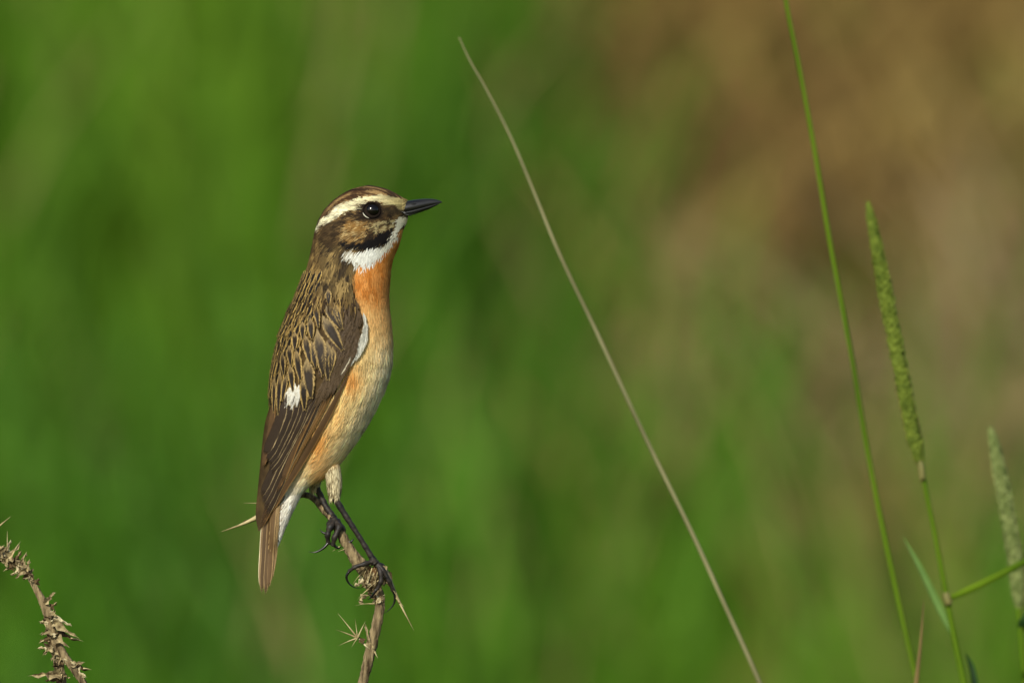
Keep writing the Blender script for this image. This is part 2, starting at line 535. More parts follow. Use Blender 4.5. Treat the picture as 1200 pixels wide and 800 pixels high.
def build_perch():
    foot = (W(404, 0)[0], 0.004, float(ground_h(0, 0)))
    t = thing("thistle_stem", foot, "dead brown thistle stem gripped by the bird, a star of pale spines below", "thistle", "dead thistle stems")
    low = np.array([foot, (W(412, 0)[0], 0.003, 0.35), (W(418, 0)[0], 0.001, 0.66)])
    top = [W(*p) for p in ((425, 802, 0), (431, 776, 0), (440, 738, 0), (445, 702, 0), (437, 680, 2), (419, 658, 2), (406, 637, 2), (393, 614, 6), (380, 598, 26), (358, 580, 50), (336, 584, 58), (318, 596, 56))]
    path = catmull(np.vstack([low, top]), 150)
    zz = path[:, 2]
    rad = np.full(150, 6.0)
    i0 = int(np.argmin(np.abs(path[:, 2] - W(0, 802)[2])))
    rad[:i0] = np.linspace(11, 5.6, i0)
    tt = np.linspace(0, 1, 150 - i0)
    rad[i0:] = np.interp(tt, [0, .1, .25, .36, .44, .5, .58, .68, .8, 1], [5.6, 6.3, 5.8, 6.6, 8.4, 6.4, 5.4, 4.4, 3.6, 1.8])
    v, f = tube(path, rad * PX, 14, rough=0.15, seed=5, ridge=0.10, nridge=6)
    new_obj("stem", v, f, THISTLE, t)
    # knot of dried leaf bases that the near foot closes on
    rg = np.random.default_rng(3)
    for i in range(34):
        a = rg.uniform(0, 2 * math.pi)
        bx, by = 437 + rg.normal(0, 4), 684 + rg.normal(0, 12)
        r0 = 4.0
        p0 = (bx + r0 * math.cos(a) * .6, by, r0 * math.sin(a) - 3)
        L = rg.uniform(5, 15)
        p1 = (bx + (r0 + L) * math.cos(a) * 0.75, by + rg.uniform(-6, 16), -3 + (r0 + L * 0.55) * math.sin(a))
        scrap(t, p0, p1, rg.uniform(4.5, 8.5), 100 + i, 0.5)
    for (a, b, r) in [((432, 690, -5), (419, 702, -9), 1.0), ((448, 677, -7), (427, 693, -13), 1.5), ((440, 707, -3), (416, 709, -7), 0.9),
                      ((424, 671, -5), (413, 685, -9), 0.9), ((430, 666, -8), (424, 680, -14), 1.0), ((443, 668, -9), (438, 690, -15), 1.1),
                      ((436, 665, -9), (430, 688, -15), 1.0)]:
        spine(t, a, b, r, 1.0, int(a[0]))
    for i in range(26):      # brown threads of the dried flower head
        a = rg.uniform(0, 2 * math.pi)
        bx, by = 438 + rg.normal(0, 4), 664 + rg.normal(0, 4)
        L = rg.uniform(12, 26)
        spine(t, (bx, by, -7 + 3 * math.sin(a)), (bx + L * 0.55 * math.cos(a) - 2, by + L * rg.uniform(0.5, 1.0), -9 - 5 * abs(math.sin(a))), rg.uniform(0.6, 1.1), rg.uniform(-1, 4), 700 + i, THREAD if i % 3 else SPINE)
    # long pale spiny tip leaning away below the near foot
    spine(t, (451, 668, -4), (485, 738, -10), 3.4, -2, 9, SPINE)
    scrap(t, (450, 668, -4), (472, 710, -9), 5.6, 77, 0.3)
    scrap(t, (446, 664, -5), (462, 690, -8), 5.0, 78, -0.3)
    spine(t, (459, 686, -8), (464, 697, -14), 1.0); spine(t, (464, 700, -8), (474, 711, -10), 0.9)
    # star of spines on a short leaf base
    scrap(t, (437, 766, -4), (420, 746, -8), 4.5, 55, 0.4)
    scrap(t, (434, 760, -4), (428, 730, -8), 4.2, 56, -0.4)
    scrap(t, (426, 752, -7), (415, 743, -9), 4.5, 57, 0.5)
    for (x1, y1, d1, r) in [(396, 718, -10, 1.5), (393.5, 737, -13, 1.3), (396.5, 756, -12, 1.3), (428.5, 727, -9, 1.4), (412, 758, -20, 1.0), (405, 741, 6, 1.0), (416, 724, 4, 0.9)]:
        spine(t, (419, 747, -8), (x1, y1, d1), r, 0.5, int(x1))
    spine(t, (439, 763, -5), (443, 771, -9), 1.3)
    spine(t, (441, 729, 3), (446, 737, 3), 1.0)
    # small spines behind the tail at the stem's end
    spine(t, (314, 599, 55), (259, 623, 44), 4.4, -2, 4)
    scrap(t, (317, 598, 55), (282, 614, 50), 4.4, 61, 0.2)
    spine(t, (326, 590, 56), (284, 589.5, 50), 1.6, 0, 6)
    spine(t, (398, 640, 2), (389, 646, -2), 1.0); spine(t, (404, 643, -3), (396, 646, -7), 0.9)
    return t


def build_left_thistle():
    foot = (W(78, 0)[0], 0.012, float(ground_h(-0.13, 0.01)))
    t = thing("thistle_stem", foot, "dead thistle stem bent over at its top, ragged with withered leaves, no bird on it", "thistle", "dead thistle stems")
    low = np.array([foot, (W(76, 0)[0], 0.012, 0.4), (W(74, 0)[0], 0.01, 0.68)])
    top = [W(*p) for p in ((72, 806, 30), (67, 772, 28), (61, 746, 26), (54, 715, 24), (48, 702, 24), (38, 684, 24), (29, 669, 26), (12, 659, 28), (-8, 650, 30), (-30, 646, 32), (-48, 652, 36))]
    path = catmull(np.vstack([low, top]), 140)
    i0 = int(np.argmin(np.abs(path[:, 2] - W(0, 806)[2])))
    rad = np.full(140, 6.0)
    rad[:i0] = np.linspace(12, 6.2, i0)
    rad[i0:] = np.interp(np.linspace(0, 1, 140 - i0), [0, .25, .38, .5, .6, .75, 1], [6.2, 6.2, 5.2, 3.2, 3.6, 5, 3])
    v, f = tube(path, rad * PX, 12, rough=0.07, seed=15, ridge=0.08, nridge=6)
    new_obj("stem", v, f, THISTLE, t)
    br = catmull([W(*p) for p in ((66, 752, 24), (76, 770, 21), (85, 783, 20), (97, 800, 20), (112, 826, 22), (140, 850, 24))], 40)
    v, f = tube(br, np.array([4.5, 4.4, 4.6, 4.2, 3.6, 2.0]) * PX, 10, rough=0.09, seed=16, ridge=0.1)
    new_obj("branch", v, f, THISTLE, t)
    rg = np.random.default_rng(8)
    D = 22
    Ls = [((52, 708), (64, 694), 4), ((58, 712), (66, 706), 3.5), ((60, 718), (66, 722), 4.5), ((62, 724), (84, 733), 4.0), ((62, 730), (90, 746), 4.2),
          ((65, 742), (94, 751), 4.2), ((67, 748), (80, 758), 3.8), ((56, 730), (46, 728), 3.5), ((57, 738), (47, 744), 4.0), ((58, 748), (46, 752), 4.6),
          ((60, 756), (50, 766), 4.2), ((62, 760), (44, 759), 3.6), ((64, 764), (60, 774), 3.5), ((85, 780), (105, 785), 4.6), ((82, 778), (98, 776), 3.8),
          ((88, 786), (100, 793), 4.2), ((70, 790), (36, 791), 6.0), ((72, 796), (52, 797), 4.5), ((70, 770), (66, 782), 3.5), ((74, 772), (88, 778), 3.5),
          ((30, 668), (34, 656), 3.6), ((32, 672), (39, 676), 3.6), ((26, 668), (18, 678), 3.4), ((33, 676), (36, 681), 3.0), ((22, 664), (30, 648), 4.2),
          ((16, 660), (24, 645), 5.0), ((8, 655), (22, 638), 4.6), ((4, 652), (12, 632), 4.6), ((-2, 648), (10, 641), 5.2), ((14, 664), (4, 668), 3.8),
          ((-6, 650), (4, 640), 5), ((22, 668), (12, 674), 3.4), ((2, 648), (-14, 634), 5)]
    for i, (a, b, w) in enumerate(Ls):
        d0 = D + rg.uniform(-3, 3)
        d1 = d0 + rg.uniform(-9, 3)
        scrap(t, (a[0], a[1], d0 - 3), (b[0], b[1], d1), w * 1.5, 200 + i, 0.5 if i % 2 else -0.4)
        if rg.random() < 0.8:
            dx, dy = b[0] - a[0], b[1] - a[1]
            spine(t, (a[0] + dx * .6, a[1] + dy * .6, d0 - 3), (a[0] + dx * 1.12, a[1] + dy * 1.12 + rg.uniform(-2, 2), d1 - 2), 1.1, 0.4, i)
    for i in range(46):      # small ragged scraps all along the stem
        q = rg.uniform(0, 1)
        if 0.5 < q < 0.62:
            continue
        cx = np.interp(q, [0, .25, .5, .62, .75, 1], [71, 66, 54, 40, 29, -6]); cy = np.interp(q, [0, .25, .5, .62, .75, 1], [800, 768, 715, 688, 669, 651])
        a = rg.uniform(0, 2 * math.pi); L = rg.uniform(6, 13)
        scrap(t, (cx + 3 * math.cos(a), cy, D + 3 * math.sin(a)), (cx + L * math.cos(a), cy + rg.uniform(-9, 5), D + L * math.sin(a)), rg.uniform(3, 6), 500 + i, 0.5 if i % 2 else -0.4)
    spine(t, (8, 652, 22), (8, 622, 18), 1.6, 0, 31)
    spine(t, (28, 664, 20), (30, 654, 16), 1.3, 0, 32)
    spine(t, (-6, 620, 24), (12, 605, 20), 1.7, 0, 33)
    scrap(t, (-14, 640, 28), (-2, 616, 24), 4, 301, .4)
    return t


build_perch()
build_left_thistle()

# ================================================================== grasses beside the bird
GREENSTEM = mat_noise("fresh_grass_stem", (62, 88, 10), (88, 114, 18), 60, rough=0.75, spec=0.1, stretch=(1, 1, 0.2))
OLIVE = mat_noise("foxtail_spikelet", (70, 84, 22), (106, 120, 40), 420, rough=0.75, spec=0.15)
PALEOLIVE = mat_noise("pale_foxtail_spikelet", (84, 98, 46), (124, 134, 78), 420, rough=0.75, spec=0.15)
STRAW = mat_noise("straw_stem", (100, 98, 62), (134, 130, 90), 90, rough=0.65, spec=0.25, stretch=(1, 1, 0.12))
RUST = mat_noise("withered_grass_blade", (92, 76, 40), (112, 96, 50), 120, rough=0.7)
NODE = mat_noise("stem_node", (100, 98, 48), (122, 116, 66), 300, rough=0.6)


def stalk(name, pts, Y, radii, mat, parent=None, n=90, bottom=None, **kw):
    """grass stem through photo points at depth Y, carried on down to the ground"""
    P = [PT(x, y, Y) for x, y in pts]
    if bottom is not None:
        last = np.array(P[-1])
        b = np.array([bottom[0], bottom[1], float(ground_h(bottom[0], bottom[1]))])
        P += [tuple(last * 0.62 + b * 0.38), tuple(last * .25 + b * .75), tuple(b)]
    v, f = tube(catmull(P, n), np.asarray(radii) * PX, 8, rough=0.02)
    return new_obj(name, v, f, mat, parent, **kw)


def grass_leaf(parent, pts, Y, width, mat, dy=0.0, name="leaf", n=24):
    """folded leaf blade, keel along the points"""
    P = catmull([PT(x, y, Y + dy * i / (len(pts) - 1)) for i, (x, y) in enumerate(pts)], n)
    tan = np.gradient(P, axis=0); tan /= np.linalg.norm(tan, axis=1)[:, None]
    V = []; F = []
    for i in range(n):
        t = i / (n - 1)
        w = width * PX * min(1, 0.55 + t * 2) * (1 - t ** 3) * 0.5 + 0.2 * PX
        s = np.cross(tan[i], [0, 1, 0]); s /= np.linalg.norm(s) + 1e-9
        for u, dp in ((-1, -0.5), (0, 0.35), (1, -0.5), (0, 0.75)):
            V.append(P[i] + s * w * u + np.array([0, dp * w, 0]))
    for i in range(n - 1):
        for k in range(4):
            F.append((i * 4 + k, i * 4 + (k + 1) % 4, (i + 1) * 4 + (k + 1) % 4, (i + 1) * 4 + k))
    return new_obj(name, V, F, mat, parent)


def foxtail_head(parent, pts, Y, rmax, mat, seed, awn):
    """dense cylinder of overlapping flat spikelets with short awns"""
    rg = np.random.default_rng(seed)
    n = 60
    P = catmull([PT(x, y, Y) for x, y in pts], n)          # tip first
    tan = np.gradient(P, axis=0); tan /= np.linalg.norm(tan, axis=1)[:, None]
    parts = [tube(P, np.interp(np.linspace(0, 1, 20), [0, .08, .3, .85, 1], [.12, .42, .66, .66, .3]) * rmax * PX, 8)]
    for i in range(560):
        t = (i + rg.random()) / 560
        k = min(int(t * (n - 1)), n - 2)
        c = P[k] + (P[k + 1] - P[k]) * (t * (n - 1) - k)
        up = -tan[k]
        a = i * 2.39996 + rg.normal(0, .2)
        e1 = np.cross(up, [0, 1, 0]); e1 /= np.linalg.norm(e1); e2 = np.cross(up, e1)
        out = e1 * math.cos(a) + e2 * math.sin(a)
        r = np.interp(t, [0, .06, .3, .85, 1], [.15, .45, .78, .78, .45]) * rmax * PX * rg.uniform(0.9, 1.08)
        ln = rmax * PX * rg.uniform(0.9, 1.3)
        side = np.cross(up, out)
        b0 = c + out * r * 0.62
        w = rmax * PX * 0.27
        mid = b0 + up * ln * 0.5 + out * r * 0.3
        tip = b0 + up * ln + out * r * 0.22
        V = [b0, mid + side * w, mid + out * w * 0.7, mid - side * w, tip]
        F = [(0, 1, 2), (0, 2, 3), (1, 4, 2), (2, 4, 3), (0, 3, 1), (1, 3, 4)]
        parts.append((np.array(V), F))
        if rg.random() < awn:
            al = rmax * PX * rg.uniform(0.5, 1.1)
            q = tip + up * al * 0.8 + out * al * 0.45
            h = side * 0.18 * PX
            parts.append((np.array([tip - h, tip + h, q, tip + out * 0.3 * PX]), [(0, 1, 2), (0, 3, 2), (1, 3, 2)]))
    v, f = join(parts)
    return new_obj("seed_head", v, f, mat, parent, smooth=False)


def build_grasses():
    # tall bare green stem
    o = stalk("green_stalk", [(917, -30), (921, 0), (937, 80), (957, 190), (972, 280), (989, 370), (1003, 445), (1016, 525), (1035, 620), (1055, 712), (1076, 805)], 0.17,
              [2.4, 2.6, 2.8, 2.9, 3.1, 3.3, 3.6, 3.8], GREENSTEM, bottom=(0.14, 0.18), n=140)
    o["label"] = "tall thin bright green grass stem running the full height, without a seed head"; o["category"] = "stalk"
    # bleached leaning straw
    o = stalk("straw_stalk", [(538, 44), (549, 68), (566, 98), (600, 164), (626, 226), (650, 285), (700, 391), (760, 520), (810, 622), (850, 710), (893, 806)], 0.13,
              [0.7, 1.2, 1.7, 2.1, 2.4, 2.6, 2.8, 2.9], STRAW, bottom=(0.16, 0.12), n=140)
    o["label"] = "long thin bleached straw stem leaning diagonally beside the bird"; o["category"] = "stalk"
    # foxtail with the long green head
    Y = 0.16
    ft = (0.16, 0.1, float(ground_h(0.16, 0.1)))
    t = thing("foxtail_plant", ft, "foxtail grass with a long slim olive green seed head and a side leaf", "foxtail", "foxtail grasses")
    foxtail_head(t, [(1019, 247), (1031, 306), (1045, 380), (1060, 458), (1072, 515), (1079, 546)], Y, 11.5, OLIVE, 4, 0.35)
    stalk("stem", [(1078, 538), (1083, 565), (1093, 612), (1104, 670), (1110, 702), (1118, 745), (1131, 806)], Y, [2.6, 2.8, 3.4, 4.0, 4.4, 4.6], GREENSTEM, t, bottom=ft)
    v, f = tube(catmull([PT(1078, 540, Y - .001), PT(1080, 548, Y - .001), PT(1081, 562, Y - .001)], 8), np.array([3, 4.2, 3.4]) * PX, 8)
    new_obj("stem_node", v, f, NODE, t)
    v, f = tube(catmull([PT(1108, 694, Y - .001), PT(1110, 701, Y - .001), PT(1112, 708, Y - .001)], 8), np.array([4, 5.2, 4.4]) * PX, 8)
    new_obj("stem_node", v, f, NODE, t)
    grass_leaf(t, [(1110, 702), (1135, 691), (1168, 675), (1205, 656), (1250, 640), (1290, 640)], Y, 9, GREENSTEM, -0.02)
    grass_leaf(t, [(1116, 742), (1098, 705), (1080, 668), (1058, 628)], Y, 9.5, PALEGREEN, 0.02)
    grass_leaf(t, [(1150, 860), (1143, 806), (1138, 780), (1131, 764)], Y + .01, 9, DARKGREEN, 0.0)
    # second foxtail
    Y = 0.20
    ft = (0.172, 0.17, float(ground_h(0.172, 0.17)))
    t = thing("foxtail_plant", ft, "foxtail grass with a shorter pale hairy seed head crossed by another grass's leaf", "foxtail", "foxtail grasses")
    foxtail_head(t, [(1163, 512), (1172, 556), (1184, 618), (1192, 676), (1194, 712)], Y, 11.5, PALEOLIVE, 9, 0.9)
    stalk("stem", [(1193, 700), (1196, 735), (1199, 770), (1202, 810)], Y, [3.4, 3.8, 4.2, 4.4], GREENSTEM, t, bottom=ft)
    grass_leaf(t, [(1197, 738), (1202, 728), (1222, 712), (1260, 690)], Y, 16, DARKGREEN, -0.01)
    # small rusty blade
    Y = 0.11
    b = grass_leaf(None, [(1050, 4000), (1066, 1500), (1070, 1000), (1073, 806), (1078, 760), (1083, 702)], Y, 7, RUST, 0.0, "withered_stalk", 60)
    b["label"] = "withered rust coloured grass blade standing between the green stem and the foxtail"; b["category"] = "stalk"


PALEGREEN = mat_noise("pale_green_leaf", (66, 96, 32), (82, 112, 44), 80, rough=0.6)
DARKGREEN = mat_noise("dark_green_leaf", (26, 50, 20), (40, 70, 28), 80, rough=0.6)
build_grasses()

# ================================================================== the bird
BO = W(405, 640, 0)
bird = thing("songbird", BO, "small songbird with orange breast and cream eyebrow stripe perched on a dead thistle stem", "bird")

# ---- outline of the plucked body, row by row (photo pixels)
_py = np.arange(217.0, 646.01, 0.5)


def smooth(a, sg):
    k = np.arange(-int(4 * sg), int(4 * sg) + 1)
    g = np.exp(-k * k / (2 * sg * sg)); g /= g.sum()
    p = len(k) // 2
    return np.convolve(np.concatenate([2 * a[0] - a[p:0:-1], a, 2 * a[-1] - a[-2:-p - 2:-1]]), g, 'valid')


def prof(pts, sg=7):
    p = np.array(pts, float)
    return smooth(np.interp(_py, p[:, 0], p[:, 1]), sg)


XL = prof([(217, 431), (218.5, 421), (220.5, 414.5), (226, 403), (234, 391.5), (244, 381.5), (256, 374), (270, 369.5), (284, 366.5), (301, 363), (321, 357.5), (344, 349.5),
           (361, 341.5), (382, 333), (407, 326), (426, 322), (450, 319), (480, 319), (510, 320), (540, 320), (575, 318), (600, 315), (625, 313), (646, 315)], 4)
XR = prof([(217, 433.5), (218.5, 446), (220.5, 451.5), (225, 461.5), (230, 469.5), (234.5, 476.5), (240, 479), (252, 478.5), (260, 477), (270, 472.5), (286, 468), (300, 462), (314, 458.5),
           (331, 457), (345, 456), (360, 456.5), (377, 458.5), (398, 460.3), (419, 460.3), (436, 458), (453, 453), (474, 444), (495, 433), (514, 421), (530, 409), (541, 400.5), (550, 391),
           (558, 379), (566, 367), (577, 355), (595, 345), (612, 337), (634, 328), (646, 322)], 4)
WD = prof([(217, 3), (218.5, 11), (220.5, 17), (226, 25.5), (236, 33), (250, 37), (270, 39), (290, 40), (310, 43), (340, 49), (380, 55), (420, 57), (460, 54), (500, 45), (530, 33), (555, 22),
           (577, 14), (600, 11), (625, 8.5), (640, 5), (646, 1.5)], 4)


def row(py):
    py = np.clip(py, 217, 646)
    return np.interp(py, _py, XL), np.interp(py, _py, XR), np.interp(py, _py, WD)


def head_skew(py):
    return 1.0 - 0.24 * sstep(300, 262, py)


def depth_t(py, t):
    _, _, w = row(py)
    q = np.clip(t, 0, 1) ** head_skew(py)
    e = 0.5 + 0.30 * sstep(285, 258, py) * sstep(0.5, 0.95, t) * sstep(222, 234, py)
    return w * np.clip(1 - (2 * q - 1) ** 2, 0, 1) ** e


def body_pt(py, th):
    """surface point in (px, depth, py); th 0 = front, pi = back; th in (0,pi) is the near side"""
    xl, xr, w = row(py)
    t = (1 + np.cos(th)) / 2
    d = depth_t(py, t) * -np.sign(np.sin(th) + 1e-9)
    return xl + (xr - xl) * t, d, py


def body_depth(px, py):
    xl, xr, _ = row(py)
    return depth_t(py, (px - xl) / np.maximum(xr - xl, 1))


def to_world(x, d, y):
    return np.stack([(x - 600) * PX, d * PX, Z0 + (400 - y) * PX], -1)


# ---- plumage colours by place on the body (side view, both sides alike)
def z1(*pts):
    return [(340 + a / 5.715, 200 + b / 5.715) for a, b in pts]


SUPER = z1((815, 196), (740, 182), (670, 168), (600, 170), (540, 172), (470, 184), (400, 208), (330, 240), (270, 278), (215, 318), (180, 365), (195, 385), (240, 340), (300, 322), (370, 292),
           (430, 266), (480, 245), (520, 212), (600, 208), (640, 226), (700, 236), (760, 262), (815, 240))
MOUST = z1((340, 462), (390, 468), (430, 478), (500, 460), (590, 432), (650, 404), (690, 382), (700, 400), (690, 425), (650, 470), (580, 500), (490, 525), (420, 512), (370, 490))
WHITE = z1((840, 285), (760, 300), (715, 330), (712, 390), (690, 430), (650, 475), (580, 505), (490, 530), (410, 518), (375, 545), (385, 590), (430, 620), (490, 645), (530, 625), (580, 585),
           (650, 530), (700, 470), (735, 400), (790, 345), (850, 310))
CHEEK = z1((240, 345), (300, 325), (370, 295), (430, 270), (490, 245), (520, 218), (600, 212), (640, 235), (700, 240), (790, 240), (800, 290), (720, 320), (705, 385), (640, 410), (560, 440),
           (480, 465), (420, 478), (340, 465), (300, 480), (220, 430))
PALESPOT = z1((560, 350), (640, 335), (700, 335), (700, 375), (640, 400), (580, 415), (555, 390))
WARMCHEEK = z1((370, 370), (440, 330), (520, 345), (540, 400), (500, 455), (430, 470), (370, 450))
DARKEAR = z1((230, 350), (310, 330), (360, 330), (355, 450), (330, 490), (260, 480), (215, 430))
BREASTLINE = [(217, 600), (250, 600), (255, 500), (262, 478), (270, 470), (285, 461), (296, 449), (306, 436), (311, 424), (318, 415), (330, 415), (345, 418), (365, 421), (380, 424), (400, 421), (425, 405),
              (445, 390), (470, 372), (500, 356), (540, 344), (562, 338), (590, 333), (610, 329), (636, 325), (646, 322)]


def vn(x, y, seed):
    return np.clip((vnoise(x, y, seed) - 0.5) * 1.5 + 0.5, 0, 1)


def mixc(c, col, m):
    return c * (1 - m[:, None]) + np.asarray(col, float) * m[:, None]


def plumage(x, y, jit=0.0, seed=1):
    x = np.asarray(x, float); y = np.asarray(y, float)
    if jit:
        g = np.random.default_rng(seed)
        x = x + g.normal(0, jit, x.shape); y = y + g.normal(0, jit, y.shape)
    wob = (vnoise(x * 0.16, y * 0.5, 71) - 0.5) * 5.0
    wx, wy = x + wob, y + (vnoise(x * 0.13 + 9, y * 0.4, 72) - 0.5) * 5.0
    n = len(x)
    C = np.zeros((n, 3))
    # back and nape: olive brown with dark and buff streaks along the feather lie
    along = -0.36 * x + 0.93 * y; perp = 0.93 * x + 0.36 * y
    s1 = vn(perp * 0.34, along * 0.07, 1); s2 = vn(perp * 0.6, along * 0.11, 2)
    C[:] = (104, 84, 50)
    C = mixc(C, (158, 130, 76), np.clip(s1 * 3.0 - 1.4, 0, 0.9))
    C = mixc(C, (48, 36, 24), np.clip(s2 * 3.0 - 1.35, 0, 0.95))
    # crown: dark with buff lines following the skull
    r = np.hypot(x - 428, (y - 276) * 1.02); an = np.arctan2(y - 276, x - 428)
    cs = vn(r * 0.62 + 3, an * 3.0, 5); cs2 = vn(r * 0.62 + 11.5, an * 4, 6)
    K = np.tile(np.array([74, 52, 32.0]), (n, 1))
    K = mixc(K, (158, 128, 82), np.clip(cs * 3.6 - 1.5, 0, 0.95))
    K = mixc(K, (38, 26, 18), np.clip(cs2 * 2.8 - 1.6, 0, 0.8))
    cm = sstep(290, 262, y) * sstep(0, 1, (y < 330).astype(float))
    C = C * (1 - cm[:, None]) + K * cm[:, None]
    # neck side below the cheek
    ns = sstep(352, 340, y) * sstep(262, 276, y) * sstep(372, 384, x)
    N = np.tile(np.array([92, 76, 46.0]), (n, 1))
    N = mixc(N, (150, 126, 78), np.clip(vn(perp * 0.36 + 7, along * 0.09, 11) * 2.6 - 1.45, 0, 0.9))
    N = mixc(N, (42, 34, 24), np.clip(vn(perp * 0.42 + 3, along * 0.11, 12) * 2.8 - 1.55, 0, 0.9))
    C = C * (1 - ns[:, None]) + N * ns[:, None]
    # breast, belly, vent
    bx = np.interp(y, [p[0] for p in BREASTLINE], [p[1] for p in BREASTLINE])
    B = np.zeros((n, 3))
    ys = [255, 285, 312, 345, 362, 385, 415, 450, 490, 530, 552, 566, 580, 646]
    cols = np.array([(205, 158, 92), (210, 142, 66), (206, 138, 68), (208, 146, 78), (214, 166, 100), (222, 182, 116), (230, 198, 132), (234, 206, 142), (234, 204, 140), (234, 202, 138), (232, 206, 152), (234, 222, 188), (236, 230, 212), (234, 228, 214)], float)
    for k in range(3):
        B[:, k] = np.interp(y, ys, cols[:, k])
    xl, xr, w = row(y)
    pale = sstep(34, 6, xr - x) * sstep(375, 430, y) * sstep(560, 500, y)
    B = mixc(B, (230, 220, 186), pale * 0.75)
    for (ox, oy, sx, sy, am) in [(413, 440, 10, 16, .8), (377, 512, 12, 22, .75), (396, 478, 9, 20, .35), (392, 540, 10, 10, .3)]:
        B = mixc(B, (220, 142, 62), am * np.exp(-((x - ox) / sx) ** 2 - ((y - oy) / sy) ** 2))
    st = vn(perp * 0.42 + x * 0.1, along * 0.045, 14)
    st = (st - 0.5) * sstep(350, 420, y)
    B = B * (1 + 0.26 * st[:, None])
    B = mixc(B, (178, 104, 36), np.clip(vn(perp * 0.24, along * 0.13, 16) * 2.4 - 1.1, 0, 0.6) * sstep(365, 335, y))
    br = sstep(-2, 2, x - bx + 3 * (vn(x * .2, y * .3, 17) - .5))
    C = C * (1 - br[:, None]) + B * br[:, None]
    # head markings
    def put(poly, col, am=1.0):
        nonlocal C
        C = mixc(C, col, inpoly(wx, wy, poly).astype(float) * am)
    ck = inpoly(wx, wy, CHEEK).astype(float)
    CK = np.tile(np.array([78, 60, 38.0]), (n, 1))
    mo = vn(x * 0.30 + y * 0.1, y * 0.42 - x * 0.08, 18)
    CK = mixc(CK, (128, 104, 64), np.clip(mo * 2.6 - 1.1, 0, 0.85))
    CK = mixc(CK, (36, 28, 20), np.clip(vn(x * .28 + 5, y * .36, 19) * 2.6 - 1.4, 0, 0.85))
    C = C * (1 - ck[:, None]) + CK * ck[:, None]
    wc = inpoly(x, y, WARMCHEEK).astype(float)
    C = mixc(C, (140, 104, 54), wc * np.clip(vn(x * .34, y * .5, 20) * 2.2 - 0.6, 0, 0.9))
    C = mixc(C, (192, 168, 116), wc * np.clip(vn(x * .5 + 8, y * .62, 22) * 3.2 - 1.9, 0, 0.9))
    put(DARKEAR, (56, 44, 28), 0.6)
    ps = inpoly(x, y, PALESPOT).astype(float)
    C = mixc(C, (180, 166, 118), ps * np.clip(vn(x * .4, y * .5, 23) * 3 - 1.1, 0, 0.9))
    ed = np.hypot((x - 437) / 1.25, y - 247)
    C = mixc(C, (34, 26, 20), sstep(13, 9.5, ed) * 0.95)
    su = inpoly(wx, wy, SUPER)
    cream = np.stack([np.interp(x, [370, 400, 440, 465, 482], [220, 228, 222, 190, 150]), np.interp(x, [370, 400, 440, 465, 482], [212, 220, 210, 174, 132]),
                      np.interp(x, [370, 400, 440, 465, 482], [174, 182, 162, 116, 80])], 1)
    cream = cream * (0.72 + 0.40 * vn(x * 0.12, y * 0.7, 74))[:, None]
    C = np.where((su & (ed > 8.5))[:, None], cream, C)
    wh = inpoly(wx, wy, WHITE)
    wcol = np.stack([np.interp(x, [400, 440, 470, 484], [216, 220, 214, 204]), np.interp(x, [400, 440, 470, 484], [216, 220, 208, 192]), np.interp(x, [400, 440, 470, 484], [204, 208, 180, 150])], 1)
    C = np.where(wh[:, None], wcol, C)
    C = mixc(C, (128, 120, 98), (wh & (x < 420)).astype(float) * np.clip(vn(x * .4, y * .3, 24) * 2.2 - 1.0, 0, 0.7))
    put(MOUST, (20, 18, 18), 0.96)
    # dark line of the lores to the gape
    lo = np.exp(-(((y - 246.5) - (x - 455) * 0.16) / 4.0) ** 2) * sstep(446, 454, x) * (ck > 0)
    C = mixc(C, (58, 48, 32), lo * 0.8)
    return C


def build_body():
    ths = np.linspace(0, 2 * math.pi, 128, endpoint=False)
    rows_ = np.unique(np.concatenate([np.linspace(217.0, 224, 12), np.arange(225, 646.5, 1.25), [646]]))
    V = []
    X = np.zeros((len(rows_), 128)); Dp = np.zeros_like(X); Yp = np.zeros_like(X)
    for i, py in enumerate(rows_):
        x, d, y = body_pt(np.full(128, py), ths)
        X[i], Dp[i], Yp[i] = x, d, py
    V = to_world(X, Dp, Yp).reshape(-1, 3)
    F = []
    n = 128
    for i in range(len(rows_) - 1):
        for k in range(n):
            k2 = (k + 1) % n
            F.append((i * n + k, i * n + k2, (i + 1) * n + k2, (i + 1) * n + k))
    F.append(tuple(range(n))[::-1]); F.append(tuple((len(rows_) - 1) * n + k for k in range(n)))
    cols = lin(plumage(X.ravel(), Yp.ravel())) * 0.85
    m = mat_attr("body_plumage_skin", rough=0.85, spec=0.1)
    nt = m.node_tree
    tc = nt.nodes.new("ShaderNodeTexCoord")
    mp = nt.nodes.new("ShaderNodeMapping"); mp.inputs["Rotation"].default_value = (0, math.radians(-20), 0); mp.inputs["Scale"].default_value = (1, 1, 0.15)
    nz = nt.nodes.new("ShaderNodeTexNoise"); nz.inputs["Scale"].default_value = 2200
    bp = nt.nodes.new("ShaderNodeBump"); bp.inputs["Distance"].default_value = 0.0003; bp.inputs["Strength"].default_value = 0.6
    nt.links.new(tc.outputs["Object"], mp.inputs[0]); nt.links.new(mp.outputs[0], nz.inputs["Vector"])
    nt.links.new(nz.outputs[0], bp.inputs["Height"]); nt.links.new(bp.outputs[0], nt.nodes["Principled BSDF"].inputs["Normal"])
    return new_obj("body", V, F, m, bird, colors=cols)


body = build_body()

